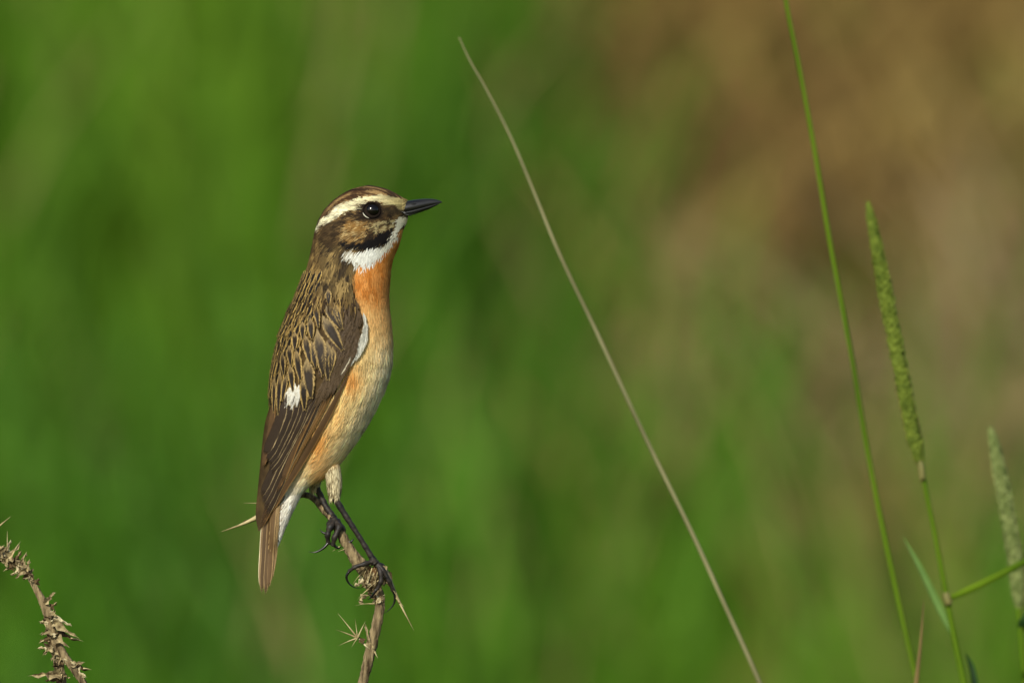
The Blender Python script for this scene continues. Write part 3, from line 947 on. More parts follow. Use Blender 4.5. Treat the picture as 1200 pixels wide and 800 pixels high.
WING_F = [(417, 354), (424, 368), (427, 385), (421, 415), (409, 430), (401, 443), (394, 460), (383, 474), (374, 492), (354, 534), (337, 562), (324, 584), (313, 606), (304, 622)]
WING_B = [(392, 345), (378, 370), (362, 400), (344, 430), (322, 465), (312, 490), (308, 515), (306, 535), (304.5, 550), (303, 565), (301.5, 580), (300, 595), (300, 608), (303, 622)]
WINGPOLY = WING_F + WING_B[::-1]


def wing_depth(px, py):
    px = np.asarray(px, float); py = np.asarray(py, float)
    b = body_depth(px, py) + 2.5
    xb = np.interp(py, [345, 400, 430, 465, 490, 515, 550, 580, 608, 622], [350, 330, 322, 312, 308, 306, 303, 301, 299, 300])
    u = np.clip((px - xb) / 42.0, 0, 1)
    pl = np.interp(py, [340, 420, 480, 540, 580, 622], [40, 47, 43, 31, 21, 9]) * (0.25 + 0.75 * np.sqrt(np.clip(1 - (1 - u) ** 2, 0, 1)))
    return 0.5 * (b + pl + np.sqrt((b - pl) ** 2 + 12))


def feather_grid(nv, nu):
    F = []
    for i in range(nv - 1):
        for k in range(nu - 1):
            F.append((i * nu + k, i * nu + k + 1, (i + 1) * nu + k + 1, (i + 1) * nu + k))
    return F


def vane(v, tip=0.35, base=0.35):
    """half-width of the vane along the feather"""
    return np.clip(v / 0.18, 0, 1) ** 0.6 * (base + (1 - base) * sstep(0, 0.35, v)) * np.clip((1 - v) / tip, 0, 1) ** 0.55


def barbs(length, width, tip, dens, rg):
    """loose barbs leaving the shaft: list of 3-point strips as (v, u, rise), u in vane half-widths"""
    out = []
    n = max(8, int(length * dens))
    for i in range(n):
        v0 = 0.12 + 0.8 * (i + rg.random()) / n
        for sd in (-1, 1):
            if rg.random() < 0.12:
                continue
            u1 = sd * rg.uniform(0.8, 1.15)
            dv = rg.uniform(0.5, 0.95) * width / length
            out.append(((v0, sd * 0.05), (min(v0 + dv * .5, .97), u1 * 0.55), (min(v0 + dv, 1.0), u1), rg.uniform(0.15, 0.7)))
    return out


def add_barbs(place, V, UV, F, length, width, tip, rg, dens=1.5, bw=0.42):
    """place(v, lateral px, rise px) -> vertex"""
    for a, m, b, rise in barbs(length, width, tip, dens, rg):
        n = len(V)
        for (v, u), k in ((a, 1.0), (m, 0.9), (b, 0.25)):
            hw = width / 2 * max(vane(min(v, 0.93), tip), 0.12)
            for j in (-1, 1):
                V.append(place(v + j * bw * k / length, u * hw, rise * (0.5 + abs(u))))
                UV.append((0.5 + 0.5 * u * 0.84, min(v, 0.93)))
        F += [(n, n + 1, n + 3, n + 2), (n + 2, n + 3, n + 5, n + 4)]


def px_feather(name, parent, mat, p0, p1, width, side, l0, l1, bend=0.0, tip=0.35, nv=14, nu=7, seed=0, camber=0.05, asym=0.0, barb=0.0):
    """feather laid on the folded wing, base and tip in side-view pixels, l0/l1 lift in pixels"""
    rg = np.random.default_rng(seed)
    p0 = np.array(p0, float); p1 = np.array(p1, float)
    ax = p1 - p0; ln = np.linalg.norm(ax); ax /= ln
    nr = np.array([-ax[1], ax[0]])
    vv = np.linspace(0, 1, nv); uu = np.linspace(-1, 1, nu)
    X = []; UV = []
    for v in vv:
        c = p0 + ax * ln * v + nr * bend * 4 * v * (1 - v)
        hw = width / 2 * vane(v, tip)
        for u in uu:
            e = 1 + (0.10 * (rg.random() - 0.5) if abs(u) == 1 else 0)
            q = c + nr * hw * (u + asym * (1 - u * u)) * e
            sw = ax * hw * 0.35 * abs(u) * (1 if v < .85 else 0.3)
            q = q - sw * 0
            X.append((q[0], q[1], l0 + (l1 - l0) * v + camber * width * (1 - u * u)))
            UV.append(((u + 1) / 2, v))
    F = feather_grid(nv, nu)
    if barb:
        def place(v, lat, rise):
            c = p0 + ax * ln * v + nr * (bend * 4 * v * (1 - v) + lat)
            return (c[0], c[1], l0 + (l1 - l0) * v + camber * width + rise)
        add_barbs(place, X, UV, F, ln, width, tip, rg, barb)
    X = np.array(X)
    d = wing_depth(X[:, 0], X[:, 1]) + X[:, 2]
    return new_obj(name, to_world(X[:, 0], side * d, X[:, 1]), F, mat, parent, uvs=UV)


def surf_feather(name, parent, mat, py, th, dirpx, length, width, l0, l1, tip=0.5, nv=9, nu=7, seed=0, camber=0.07):
    """small contour feather lying on the body at row py, angle th"""
    rg = np.random.default_rng(seed)
    e = 1e-2
    def P(a, b):
        return np.array(body_pt(np.array(a), np.array(b)), float)      # (px, depth, py)
    p = P(py, th)
    d1 = (P(py + 0.5, th) - P(py - 0.5, th)); d2 = (P(py, th + e) - P(py, th - e)) / (2 * e)
    n = np.cross(d1, d2); n /= np.linalg.norm(n)
    xl, xr, _ = row(py)
    out = np.array([p[0] - (xl + xr) / 2, p[1], 0])
    if n @ out < 0:
        n = -n
    d = np.array([dirpx[0], 0.0, dirpx[1]]); d = d - n * (d @ n); d /= np.linalg.norm(d)
    b = np.cross(n, d)
    V = []; UV = []
    for v in np.linspace(0, 1, nv):
        hw = width / 2 * vane(v, tip)
        for u in np.linspace(-1, 1, nu):
            j = 1 + (0.12 * (rg.random() - 0.5) if abs(u) == 1 else 0)
            q = p + d * length * v + b * hw * u * j + n * (l0 + (l1 - l0) * v - length * length * v * v / 700.0 + camber * width * (1 - u * u))
            V.append(q); UV.append(((u + 1) / 2, v))
    F = feather_grid(nv, nu)
    def place(v, lat, rise):
        return p + d * length * v + b * lat + n * (l0 + (l1 - l0) * v - length * length * v * v / 700.0 + camber * width + rise)
    add_barbs(place, V, UV, F, length, width, tip, rg, 1.2)
    V = np.array(V)
    return new_obj(name, to_world(V[:, 0], V[:, 1], V[:, 2]), F, mat, parent, uvs=UV)


F_MANTLE = mat_feather("mantle_feather_vane", (20, 15, 9), (196, 164, 94), 0.36, 0.72, 0.93, fringe=1.1)
F_SCAP = mat_feather("scapular_feather_vane", (32, 24, 15), (188, 158, 94), 0.36, 0.76, 0.88, base=(122, 102, 64))
F_SCAP2 = mat_feather("broad_covert_vane", (40, 31, 20), (184, 156, 98), 0.42, 0.82, 0.9, base=(124, 106, 70))
F_DARK = mat_feather("lesser_covert_vane", (78, 62, 42), (96, 78, 54), 0.4, 0.95, 0.9, vary=0.12)
F_TERT = mat_feather("tertial_vane", (44, 33, 22), (190, 166, 120), 0.70, 0.95, 0.995, side=-1, vary=0.3, fringe=0.1)
F_PRIM = mat_feather("primary_vane", (74, 54, 31), (134, 100, 56), 0.40, 0.95, 0.995, side=-1, vary=0.4, fringe=0.15)
F_WHITE = mat_feather("white_covert_vane", (190, 188, 172), (208, 202, 182), 0.5, 0.9, vary=0.25, fringe=1.8)
F_WHITEB = mat_feather("white_patch_vane", (212, 210, 196), (196, 172, 120), 0.55, 1.0, 0.8, vary=0.2, fringe=1.6)
F_TAIL = mat_feather("tail_feather_vane", (84, 64, 38), (172, 144, 98), 0.5, 0.95, 0.98, vary=0.5, fringe=0.15)
F_TAILW = mat_feather("tail_side_vane", (110, 88, 56), (206, 190, 152), 0.45, 0.85, 0.98, vary=0.2, fringe=0.15)


def build_wing(side):
    # the wing itself: thin closed sheet under the vanes
    n = 40; m = 9
    Fp = catmull([(*p, 0) for p in WING_F], n)[:, :2]; Bp = catmull([(*p, 0) for p in WING_B], n)[:, :2]
    V = []
    for lay in (0.0, -1.6):
        for i in range(n):
            for k in range(m):
                c = k / (m - 1)
                q = Bp[i] * (1 - c) + Fp[i] * c
                dd = float(wing_depth(q[0], q[1])) + lay - 0.6
                V.append((q[0], side * dd, q[1]))
    V = np.array(V)
    F = feather_grid(n, m)
    o = n * m
    F = F + [tuple(i + o for i in reversed(f)) for f in F]
    rim = [k for k in range(m)] + [i * m + m - 1 for i in range(1, n)] + [(n - 1) * m + k for k in range(m - 2, -1, -1)] + [i * m for i in range(n - 2, 0, -1)]
    F += [(rim[i], rim[(i + 1) % len(rim)], rim[(i + 1) % len(rim)] + o, rim[i] + o) for i in range(len(rim))]
    wm = WINGSKIN
    w = new_obj("wing", to_world(V[:, 0], V[:, 1], V[:, 2]), F, wm, bird)
    # primaries along the leading edge, warm brown
    prim = [((404, 436), (303.5, 622), 10), ((401, 441), (306, 613), 10), ((397, 445), (310, 604), 10), ((392, 449), (316, 592), 9), ((387, 452), (323, 579), 9), ((381, 456), (331, 565), 9)]
    for i, (a, b, wd) in enumerate(prim):
        px_feather("primary_feather", w, F_PRIM, a, b, wd, side, 0.4 + 0.35 * i, 0.6 + 0.4 * i, bend=4.0, tip=0.12, nv=22, seed=i)
    # outermost primaries form the right margin
    for i, (a, b, wd) in enumerate([((412, 432), (312, 607), 7), ((410, 436), (320, 591), 7)]):
        px_feather("primary_feather", w, F_PRIM, a, b, wd, side, 0.2, 0.2, bend=-3.0 - i * 2, tip=0.12, nv=22, seed=30 + i)
    # secondaries and tertials: dark, thin pale margins
    sec = [((386, 452), (312, 607), 9, 2.0), ((381, 455), (309, 600), 9, 2.4), ((376, 458), (307, 592), 9, 2.8), ((371, 460), (305.5, 583), 10, 3.2)]
    for i, (a, b, wd, l) in enumerate(sec):
        px_feather("secondary_feather", w, F_TERT, a, b, wd, side, l, l, bend=3.0, tip=0.12, nv=22, seed=50 + i)
    ter = [((366, 461), (318, 556), 9, 3.5), ((360, 461), (315, 552), 9, 3.9), ((354, 461), (315, 546), 10, 4.3), ((347, 461), (312, 541), 11, 4.7), ((337, 461), (310, 533), 13, 5.1), ((322, 458), (308, 548), 8, 4.6)]
    for i, (a, b, wd, l) in enumerate(ter):
        px_feather("tertial_feather", w, F_TERT if i < 5 else F_PRIM, a, b, wd, side, l, l, bend=-2.5, tip=0.16, nv=20, seed=60 + i)
    # dark lesser coverts on the shoulder
    rg = np.random.default_rng(5)
    k = 0
    for py in np.arange(424, 357, -9.0):
        xf = np.interp(py, [345, 358, 372, 385, 415, 430], [414, 417, 423, 425, 420, 408]); xb = np.interp(py, [345, 400, 430], [398, 394, 380])
        for x in np.arange(xf - 2, xb - 6, -7.0):
            p0 = (x + rg.normal(0, 1.5), py - 8 + rg.normal(0, 3.0))
            px_feather("lesser_covert", w, F_DARK, p0, (p0[0] - 4 + (2 if py < 375 else -5), p0[1] + 20), 13, side, 1.6, 2.6, tip=0.5, nv=9, nu=5, seed=300 + k, barb=1.2); k += 1
    # primary coverts and alula at the bend
    for i, (a, b, wd) in enumerate([((414, 415), (389, 462), 10), ((406, 420), (380, 470), 10), ((398, 425), (370, 478), 11), ((420, 405), (398, 448), 9)]):
        px_feather("primary_covert", w, F_DARK, a, b, wd, side, 2.6, 3.4, bend=2, tip=0.3, seed=80 + i, barb=1.4)
    px_feather("alula_feather", w, F_ALULA, (412, 417), (399, 440), 6, side, 3.6, 4.2, bend=1, tip=0.4, seed=90)
    # white at the carpal edge and on the inner coverts
    for i, (a, b, wd) in enumerate([((426, 366), (428, 384), 4), ((428, 374), (429, 396), 5), ((427, 380), (427.5, 404), 7), ((428, 386), (425, 411), 8), ((425, 390), (420, 417), 8), ((426, 396), (417, 423), 8), ((421, 404), (411, 429), 5), ((424, 400), (414, 421), 7)]):
        px_feather("white_edge_covert", w, F_WHITE, a, b, wd, side, 1.0, 1.6, bend=-1, tip=0.5, seed=95 + i, barb=2.5)
    for i, (a, b, wd) in enumerate([((347, 452), (342, 480), 10), ((342, 452), (335, 478), 10), ((346, 447), (339, 475), 13), ((351, 450), (348, 477), 8)]):
        px_feather("white_covert", w, F_WHITEB, a, b, wd, side, 3.8, 4.6 + 0.1 * i, tip=0.6, seed=99 + i, barb=3.0)
    # large scapulars and median coverts, dark drops with buff fringes (lowest first)
    sc = [((356, 440), (357.5, 481), 11), ((360, 418), (365, 467), 15), ((340, 426), (344, 459), 9), ((347, 408), (353, 447), 10), ((329, 432), (326, 487), 7), ((322, 440), (321, 484), 6), ((336, 438), (331, 470), 7),
          ((384, 398), (385, 446), 13), ((372, 384), (380, 441), 15), ((391, 405), (388, 436), 10), ((357, 390), (364.5, 426), 11), ((339, 404), (341, 428), 8), ((331, 412), (333, 440), 7), ((346, 388), (346, 410), 9), ((365, 398), (371, 432), 10),
          ((377, 368), (402.5, 411), 15), ((364, 372), (366, 398), 9), ((355, 376), (355, 398), 8), ((390, 352), (402, 386), 9), ((380, 352), (401, 387), 13), ((370, 356), (374, 384), 8), ((385, 338), (386, 358), 8), ((376, 342), (370, 364), 7)]
    for i, (a, b, wd) in enumerate(sc):
        px_feather("scapular_feather", w, F_SCAP2 if wd >= 13 else F_SCAP, a, b, wd, side, 3.4, 5.4 if wd < 13 else 5.0, tip=0.5, seed=120 + i, nu=9, camber=0.06, barb=2.0)
    return w


WINGSKIN = mat_noise("wing_underlayer", (54, 42, 26), (80, 64, 38), 300, rough=0.8, spec=0.1)
F_ALULA = mat_feather("alula_vane", (70, 58, 42), (206, 196, 168), 0.3, 0.7, 0.99, side=-1)
for s in (-1, 1):
    build_wing(s)


def build_mantle():
    k = 0
    rg = np.random.default_rng(21)
    for py in np.arange(464, 324, -12.5):
        size = np.interp(py, [320, 400, 470], [0.75, 0.95, 1.15])
        span = np.interp(py, [322, 345, 400, 462], [0.95, 1.18, 0.92, 0.8])
        stp = 0.155 * np.interp(py, [322, 345, 400, 462], [1.0, 1.0, .92, .95])
        row_off = (k % 2) * stp / 2
        for a in np.arange(-span, span + 1e-6, stp):
            th = math.pi + a + row_off + rg.normal(0, 0.02)
            y0 = py - 9 + rg.normal(0, 2.2)
            dx = np.interp(y0, [320, 390, 420, 470], [-0.42, -0.36, -0.25, -0.15]) + (0.12 if abs(a) > 0.7 else 0)
            surf_feather("mantle_feather", body, F_MANTLE, y0, th, (dx, 0.92), 21 * size, 8.8 * size, 2.2, 3.3, tip=0.32, seed=400 + k)
            k += 1
    return k


NM = build_mantle()


# ---- soft contour plumage over head, breast and belly
def build_plumage():
    N = 64000
    g = np.random.default_rng(2)
    py = np.concatenate([g.uniform(218, 300, int(N * 0.42)), g.uniform(300, 645, N - int(N * 0.42))])
    th = g.uniform(0, 2 * math.pi, N)
    x, d, y = body_pt(py, th)
    # skip what wings and mantle feathers cover
    bx = np.interp(y, [p[0] for p in BREASTLINE], [p[1] for p in BREASTLINE])
    back = x < bx - 4
    rr_ = g.random(N)
    keep = np.interp(y, [300, 322, 345, 362, 372], [1, 1, 0.9, 0.25, 0.0])
    keep = np.where(np.abs(th - math.pi) < 1.0, np.interp(y, [300, 318, 340, 400, 470, 480], [1, 0.8, 0.12, 0.05, 0.04, 0]), keep)
    k = ~(back & (rr_ > keep))
    py, th, x, d, y, back = py[k], th[k], x[k], d[k], y[k], back[k]
    N = len(py)
    def P(a, b):
        X, D_, Y_ = body_pt(a, b)
        return np.stack([X, D_, np.broadcast_to(Y_, X.shape)], 1)
    p = P(py, th)
    e = 0.01
    d1 = P(np.clip(py + .6, 217, 646), th) - P(np.clip(py - .6, 217, 646), th)
    sg = np.where(np.abs(np.sin(th)) < 0.02, 0, 1)
    d2 = P(py, th + e) - P(py, th - e)
    n = np.cross(d1, d2); n /= np.linalg.norm(n, axis=1)[:, None] + 1e-9
    xl, xr, _ = row(py)
    out = np.stack([p[:, 0] - (xl + xr) / 2, p[:, 1], np.where(py < 240, -20.0, 0)], 1)
    n *= np.sign((n * out).sum(1))[:, None] + (((n * out).sum(1) == 0)[:, None])
    # strands that lie over the shoulder and mantle feathers
    ov = np.where(back, np.interp(y, [312, 335, 350], [0.0, 3.0, 4.6]), 0.0)
    ov = np.where(back & (np.abs(th - math.pi) >= 1.0), np.interp(y, [322, 336, 350], [0.0, 5.5, 7.5]), ov)
    p = p + n * ov[:, None]
    # lie of the feathers: back from the bill over the head, down along the body
    hd = np.stack([x - 492, np.zeros(N), (y - 240) * 1.0], 1); hd /= np.linalg.norm(hd, axis=1)[:, None]
    crown = np.stack([-np.ones(N), np.zeros(N), (x < 425) * (425 - x) * 0.016], 1)
    hd = np.where(((y < 262) & (x < 470))[:, None], crown + 0.5 * hd, hd)
    bdx = np.interp(y, [300, 360, 430, 480, 540, 600, 646], [-0.08, -0.02, -0.12, -0.4, -0.62, -0.36, -0.3])
    bd = np.stack([bdx, np.zeros(N), np.ones(N)], 1)
    hb = sstep(322, 272, y)[:, None]
    dr = hd * hb + bd * (1 - hb)
    dr[:, 0] += g.normal(0, 0.13, N); dr[:, 1] += g.normal(0, 0.1, N); dr[:, 2] += g.normal(0, 0.13, N)
    fw = (x > 470) & (y > 227) & (y < 247) & (g.random(N) < 0.6)
    dr = np.where(fw[:, None], np.stack([np.ones(N), g.normal(0, .15, N), g.normal(0.05, .18, N)], 1), dr)
    dr -= n * (dr * n).sum(1)[:, None] * np.where(fw, 0.75, 1.0)[:, None]; dr /= np.linalg.norm(dr, axis=1)[:, None] + 1e-9
    b = np.cross(n, dr)
    face = sstep(290, 262, y) * sstep(415, 440, x)
    ln = np.interp(y, [217, 260, 300, 340, 420, 540, 580, 646], [7, 8.5, 10, 11, 14, 16, 14, 7]) * (1 - 0.45 * face) * g.uniform(0.7, 1.25, N)
    ln = ln * (1 + 0.8 * sstep(512, 535, y) * sstep(560, 548, y) * sstep(374, 384, x))
    ln = np.where(fw, g.uniform(2.5, 5.5, N), ln)
    wd = np.interp(y, [217, 290, 340, 560], [0.95, 1.0, 1.15, 1.3]) * g.uniform(0.7, 1.3, N)
    lift = np.interp(y, [217, 280, 340, 500], [0.8, 1.1, 1.3, 1.5]) * (1 - 0.4 * face) * g.uniform(0.5, 1.3, N)
    col = lin(plumage(x, y, 0.9, 5)) * g.uniform(0.72, 1.22, N)[:, None]
    segs = 4
    V = np.zeros((N, 2 * segs + 1, 3)); C = np.zeros((N, 2 * segs + 1, 3))
    side = g.normal(0, 0.1, N)
    for s in range(segs + 1):
        t = s / segs
        cpos = p + dr * (ln * t)[:, None] + b * (ln * side * t * t)[:, None] + n * ((-0.5 + lift * (1 - (1 - t) ** 2) - ln * ln * t * t / 900.0 - 0.3 * lift * t * t))[:, None]
        hw = wd / 2 * (1 - t ** 3)
        if s < segs:
            V[:, 2 * s] = cpos - b * hw[:, None]; V[:, 2 * s + 1] = cpos + b * hw[:, None]
            C[:, 2 * s] = C[:, 2 * s + 1] = col * (0.9 + 0.16 * t)
        else:
            V[:, 2 * s] = cpos; C[:, 2 * s] = col * 1.06
    m = 2 * segs + 1
    base = (np.arange(N) * m)[:, None]
    V = V.reshape(-1, 3)
    Wd = to_world(V[:, 0], V[:, 1], V[:, 2]) - np.array(BO)
    Q = np.concatenate([base + np.array([[2 * s, 2 * s + 1, 2 * s + 3, 2 * s + 2]]) for s in range(segs - 1)])
    T = base + np.array([[2 * segs - 2, 2 * segs - 1, 2 * segs]])
    me = bpy.data.meshes.new("body_feathers")
    me.vertices.add(len(Wd)); me.vertices.foreach_set("co", Wd.ravel())
    me.loops.add(Q.size + T.size); me.loops.foreach_set("vertex_index", np.concatenate([Q.ravel(), T.ravel()]).astype(np.int32))
    me.polygons.add(len(Q) + len(T))
    me.polygons.foreach_set("loop_start", np.concatenate([np.arange(len(Q)) * 4, Q.size + np.arange(len(T)) * 3]).astype(np.int32))
    me.update(calc_edges=True)
    me.polygons.foreach_set("use_smooth", np.ones(len(me.polygons), bool))
    at = me.color_attributes.new("Col", 'FLOAT_COLOR', 'POINT')
    cc = np.ones((len(Wd), 4)); cc[:, :3] = np.clip(C.reshape(-1, 3), 0, 1)
    at.data.foreach_set("color", cc.ravel())
    me.materials.append(mat_attr("contour_feather_barbs", rough=0.8, spec=0.12, trans=0.08))
    o = bpy.data.objects.new("contour_plumage", me)
    COL.objects.link(o); o.parent = body; o["kind"] = "stuff"; o["_o"] = tuple(BO)


build_plumage()


# ---- tail
def build_tail():
    def depth_tail(py):
        return np.interp(py, [560, 600, 640, 700], [9, 7.5, 6, 4.5])
    rg = np.random.default_rng(3)
    # tail base: feathered wedge hidden under wing tips and coverts
    P = [W(322, 560), W(318, 585), W(315, 605), W(313, 625)]
    v, f = tube(catmull(P, 20), np.array([10, 8.5, 6.5, 3]) * PX, 14, flat=0.75)
    tl = new_obj("tail", v, f, WINGSKIN, bird)
    fs = [((327, 552), (321, 664), 6, 0.0), ((326, 552), (319.5, 673), 7, 0.7), ((324, 552), (317.5, 682), 8, 1.4), ((325, 552), (314.5, 691), 8, 2.1), ((321, 552), (311, 697), 8, 2.8), ((316, 552), (306.5, 695), 8, 3.4), ((313, 552), (304.5, 688), 6, 3.0)]
    for side in (-1, 1):
        for i, (a, b, wd, l) in enumerate(fs):
            n_ = 22; nu = 7
            a_ = np.array(a, float); b_ = np.array(b, float)
            ax = b_ - a_; L = np.linalg.norm(ax); ax /= L; nr = np.array([-ax[1], ax[0]])
            V = []; UV = []
            for v_ in np.linspace(0, 1, n_):
                c = a_ + ax * L * v_ + nr * (-1.5 if i < 3 else 1.0) * 4 * v_ * (1 - v_) * 0.5
                hw = wd / 2 * vane(v_, 0.14)
                for u in np.linspace(-1, 1, nu):
                    q = c + nr * hw * u * (1 + (0.1 * (rg.random() - .5) if abs(u) == 1 else 0))
                    dd = float(np.maximum(depth_tail(q[1]) * 0.55, body_depth(q[0], q[1]) + 1.5)) + 2.0 * (1 - abs(i - 3.0) / 4.5) + 0.3 * l + 0.5 * (1 - u * u)
                    V.append((q[0], side * dd, q[1])); UV.append(((u + 1) / 2, v_))
            V = np.array(V)
            new_obj("tail_feather", to_world(V[:, 0], V[:, 1], V[:, 2]), feather_grid(n_, nu), F_TAILW if i == 6 else F_TAIL, tl, uvs=UV)
    return tl


build_tail()

# ---- bill, eyes
BILL = mat_noise("black_bill_horn", (16, 15, 14), (34, 33, 30), 500, rough=0.32, spec=0.5, bump=0.15, stretch=(0.2, 1, 1), bscale=900, bdist=0.0002)


def build_bill():
    xs = np.array([466, 474, 482, 490, 497, 503, 508, 512, 515, 517, 518.2])
    top = np.interp(xs, [466, 474, 482, 490, 497, 503, 508, 512, 515, 517, 518.2], [238, 236, 234.8, 233.6, 233.1, 233.0, 233.3, 234.0, 235.0, 236.0, 236.9])
    mid = np.interp(xs, [466, 482, 500, 512, 517, 518.2], [250, 246.5, 242, 238.8, 237.4, 237.2])
    bot = np.interp(xs, [466, 474, 482, 490, 497, 503, 510, 514.5, 515.5, 518.2], [253.5, 253.4, 252.5, 250.0, 247.5, 245.2, 241.8, 239.0, 238.5, 237.4])
    hw = np.interp(xs, [466, 482, 495, 508, 515, 518.2], [9.5, 8.0, 5.6, 3.2, 1.6, 0.4])
    root = None
    for name, A, B, xr_ in (("upper_mandible", top, mid, 1.0), ("lower_mandible", bot, mid, 0.9)):
        V = []; F = []; S = 16
        for i in range(len(xs)):
            cy = B[i] + (0.15 if A is bot else 0)
            for k in range(S):
                a = 2 * math.pi * k / S
                c, s = math.cos(a), math.sin(a)
                y = cy + (A[i] - cy) * max(s, 0) ** 0.8 + (0.35 if s < 0 else 0) * s * (1 if A is top else -1) * -1
                V.append((xs[i], c * hw[i] * xr_ * (1 if s > -0.1 else 0.9), y))
        for i in range(len(xs) - 1):
            for k in range(S):
                F.append((i * S + k, i * S + (k + 1) % S, (i + 1) * S + (k + 1) % S, (i + 1) * S + k))
        F.append(tuple(range(S))); F.append(tuple((len(xs) - 1) * S + k for k in range(S)))
        V = np.array(V)
        if root is None:
            root = thing_part("bill")
        new_obj(name, to_world(V[:, 0], V[:, 1], V[:, 2]), F, BILL, root)
    # nostril slits and the bristles at the gape
    for s in (-1, 1):
        v, f = tube([W(482, 239.5, s * 6.9), W(485, 239.3, s * 6.7), W(488, 239.0, s * 6.0)], np.array([.3, .8, .3]) * PX, 6)
        new_obj("nostril", v, f, NOSTRIL, root)
        for i, (x1, y1) in enumerate([(486, 249), (489, 252), (484, 255), (492, 247)]):
            v, f = tube(catmull([W(468 + i, 248, s * 12), W(477, 249 + i, s * 14), W(x1, y1, s * 12)], 7), np.array([.35, .25, .08]) * PX, 4)
            new_obj("bristle", v, f, BILL, root)


def thing_part(name):
    o = bpy.data.objects.new(name, None)
    o.empty_display_size = 0.005
    o.parent = bird
    o["_o"] = tuple(BO)
    COL.objects.link(o)
    return o


NOSTRIL = mat_noise("nostril_shadow", (12, 11, 10), (18, 16, 14), 300, rough=0.8)
build_bill()
EYE = mat_noise("dark_brown_eye", (7, 6, 5), (16, 11, 8), 800, rough=0.14, spec=0.42)
LID = mat_noise("pale_eyelid", (196, 190, 170), (222, 216, 196), 800, rough=0.7)
LIDD = mat_noise("dark_eyelid", (16, 12, 10), (26, 20, 16), 800, rough=0.9, spec=0.05)


def build_eyes():
    ex, ey, er = 436.0, 246.6, 8.4
    for s in (-1, 1):
        dep = float(body_depth(ex, ey))
        c = np.array([ex, s * (dep - 4.8), ey])
        V = []; F = []; A, B = 20, 28
        for i in range(A + 1):
            ph = math.pi * i / A
            for k in range(B):
                th = 2 * math.pi * k / B
                V.append((c[0] + er * 1.06 * math.sin(ph) * math.cos(th), c[1] + s * er * 0.92 * math.cos(ph), c[2] + er * math.sin(ph) * math.sin(th)))
        for i in range(A):
            for k in range(B):
                F.append((i * B + k, i * B + (k + 1) % B, (i + 1) * B + (k + 1) % B, (i + 1) * B + k))
        V = np.array(V)
        e = new_obj("eye", to_world(V[:, 0], V[:, 1], V[:, 2]), F, EYE, bird)
        # dark rim all round, pale crescent below and behind
        def arc(a0, a1, r, rad, n=28, lift=3.2):
            P = []
            for a in np.linspace(math.radians(a0), math.radians(a1), n):
                x = ex + r * 1.12 * math.cos(a); y = ey - r * math.sin(a)
                P.append(W(x, y, s * (float(body_depth(x, y)) + lift)))
            return tube(P, np.array([.35, 1, 1, .35] if a1 - a0 < 300 else [1, 1]) * rad * PX, 7)
        v, f = arc(0, 360, 8.9, 0.9, 40, 0.6); new_obj("eyelid", v, f, LIDD, e)
        v, f = arc(198, 252, 9.7, 0.6, lift=2.2); new_obj("eyelid_crescent", v, f, LID, e)


build_eyes()

# ---- legs
SKIN = mat_noise("black_leg_scales", (18, 16, 14), (54, 47, 39), 520, rough=0.55, spec=0.3, bump=0.9, stretch=(1, 1, 1.6), bscale=700, bdist=0.0003)
CLAW = mat_noise("black_claw", (10, 9, 9), (24, 22, 20), 400, rough=0.3, spec=0.5)
THIGH = mat_attr("thigh_feather_skin", rough=0.85, spec=0.1)


def toe(parent, pts, radii, claw):
    P = px_path(pts, 22)
    r = np.interp(np.linspace(0, 1, 22), np.linspace(0, 1, len(radii)), radii) * (1 + 0.14 * np.cos(np.linspace(0, 1, 22) * 2 * math.pi * 3))
    v, f = tube(P, r * PX, 8, rough=0.05, seed=3)
    t = new_obj("toe", v, f, SKIN, parent)
    v, f = tube(px_path(claw, 12), np.array([1.9, 1.7, 1.3, .9, .5, .12]) * PX, 7)
    new_obj("claw", v, f, CLAW, t)


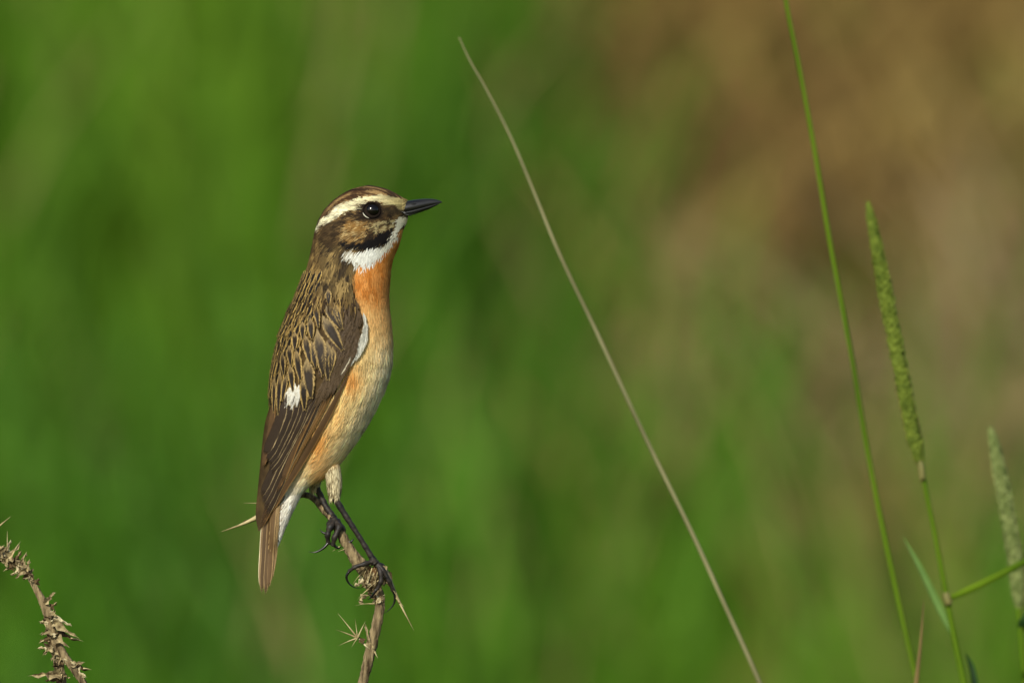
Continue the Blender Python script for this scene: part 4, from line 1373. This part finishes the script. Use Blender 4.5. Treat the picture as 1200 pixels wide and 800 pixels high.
def build_leg(thigh, shank, shank_r, toes, seed):
    leg = thing_part("leg")
    v, f = tube(px_path(thigh[0], 16), np.array(thigh[1]) * PX, 16, rough=0.06, seed=seed)
    g = np.random.default_rng(seed)
    base = lin((192, 180, 142)); dk = lin((112, 98, 70))

    def tcol(pos, q):
        """belly colour at the top of the thigh, mottled greyish cream towards the heel"""
        x = pos[:, 0] / PX + 600; y = 400 - (pos[:, 2] - Z0) / PX
        b_ = lin(plumage(x, y)); m = base * (1 - q[:, None]) + dk * q[:, None]
        k = sstep(532, 548, y)[:, None]
        return b_ * (1 - k) + m * k
    q = np.clip(g.random(len(v)) * 1.6 - 0.6, 0, 1)
    th = new_obj("thigh", v, f, THIGH, leg, colors=tcol(v, q))
    # downy fringe on the thigh
    V = []; F = []; C = []
    path = px_path(thigh[0], 40); rr = np.interp(np.linspace(0, 1, 40), np.linspace(0, 1, len(thigh[1])), thigh[1]) * PX
    for i in range(1500):
        k = g.integers(0, 38)
        ax = path[k + 1] - path[k]; ax /= np.linalg.norm(ax)
        e1 = np.cross(ax, [0, 1, 0]); e1 /= np.linalg.norm(e1); e2 = np.cross(ax, e1)
        a = g.uniform(0, 2 * math.pi); o = e1 * math.cos(a) + e2 * math.sin(a); sd = np.cross(ax, o)
        p = path[k] + o * rr[k] * 0.93
        L = g.uniform(5, 11) * PX; w = 0.5 * PX
        n = len(V)
        V += [p - sd * w, p + sd * w, p + ax * L * .6 + o * 1.1 * PX + sd * w * .7, p + ax * L * .6 + o * 1.1 * PX - sd * w * .7, p + ax * L + o * 0.9 * PX]
        F += [(n, n + 1, n + 2, n + 3), (n + 3, n + 2, n + 4)]
        C += [(g.random() < .32, g.uniform(.8, 1.15))] * 5
    V = np.array(V); C = np.array(C, float)
    o = new_obj("thigh_down", V, F, THIGH, leg, colors=tcol(np.repeat(V[::5], 5, 0), C[:, 0]) * C[:, 1:2]); o["kind"] = "stuff"
    P = px_path(shank, 40)
    r = np.interp(np.linspace(0, 1, 40), np.linspace(0, 1, len(shank_r)), shank_r)
    r = r * (1 + 0.05 * np.sign(np.sin(np.arange(40) * 1.3)))
    v, f = tube(P, r * PX, 12, rough=0.02, seed=seed)
    new_obj("shank", v, f, SKIN, leg)
    for tt in toes:
        toe(leg, *tt)
    return leg


# near leg: shank runs down to the knot on the stem
build_leg(([(380, 512, -12), (387, 540, -5), (391.5, 564, -11), (392, 585, -15)], [13, 10, 9.0, 5.2]),
          [(391, 581, -15), (404, 602, -15), (420, 627, -14), (433, 648, -13), (440, 660, -12)], [4.2, 3.4, 3.1, 3.3, 4.4],
          [   # front toes over the knot, hind toe under it
              ([(438, 657, -12), (428, 660, -17), (416, 664, -17), (409, 669, -14)], [3.4, 2.8, 2.4, 2.0], [(410, 668, -14), (406, 675, -13), (409, 683, -11), (416, 688, -9), (424, 689, -7)]),
              ([(440, 658, -11), (449, 668, -14), (456, 680, -13), (461, 692, -9)], [3.4, 3.0, 2.6, 2.2], [(460, 690, -9), (463, 699, -7), (461, 708, -6), (456, 714, -6), (449, 719, -5)]),
              ([(441, 659, -10), (446, 670, -16), (446, 682, -17), (442, 690, -15)], [3.4, 3.0, 2.6, 2.0], [(442, 689, -15), (438, 695, -14), (435, 699, -12), (433, 701, -11), (431, 702, -10)]),
              ([(440, 660, -9), (448, 664, 4), (449, 676, 9), (444, 688, 8)], [3.2, 3.0, 2.6, 2.0], [(444, 687, 8), (440, 693, 7), (437, 696, 5), (435, 698, 4), (433, 699, 3)])], 41)
# far leg, in the body's shade
build_leg(([(372, 528, 20), (370, 548, 20), (369, 562, 22), (368, 572, 23)], [13, 9, 6, 4.2]),
          [(367, 564, 22), (374, 578, 21), (382, 594, 18), (390, 606, 12), (393, 612, 7)], [3.8, 3.6, 3.6, 4.2, 5.0],
          [
              ([(392, 609, 3), (387, 618, -6), (384, 627, -6), (385, 637, -2)], [4.6, 3.8, 3.2, 2.6], [(386, 634, -3), (380, 641, -4), (373, 645.5, -4), (367, 647, -4), (361, 645.5, -4)]),
              ([(392, 610, 4), (397, 618, -5), (392, 630, -7), (390, 639, -4)], [4.6, 3.8, 3.2, 2.6], [(391, 637, -4), (394, 641, -3), (397, 642, -2), (399, 641, 0), (401, 640, 1)]),
              ([(394, 610, 6), (401, 620, 4), (404, 630, 3), (407, 636, 1)], [4.4, 3.6, 3.0, 2.4], [(406, 634, 1), (410, 635, 0), (413, 633, -1), (414, 632, -1), (415, 630.5, -1)]),
              ([(390, 608, 8), (386, 614, 6), (385, 620, 2), (384, 624, 0)], [4.0, 3.4, 2.8, 2.2], [(386, 623, 0), (381, 624.5, -1), (378, 623.5, -1), (376, 621.5, -1), (375, 619, -1)])], 43)
for _o in SC.objects:
    if "_o" in _o:
        del _o["_o"]
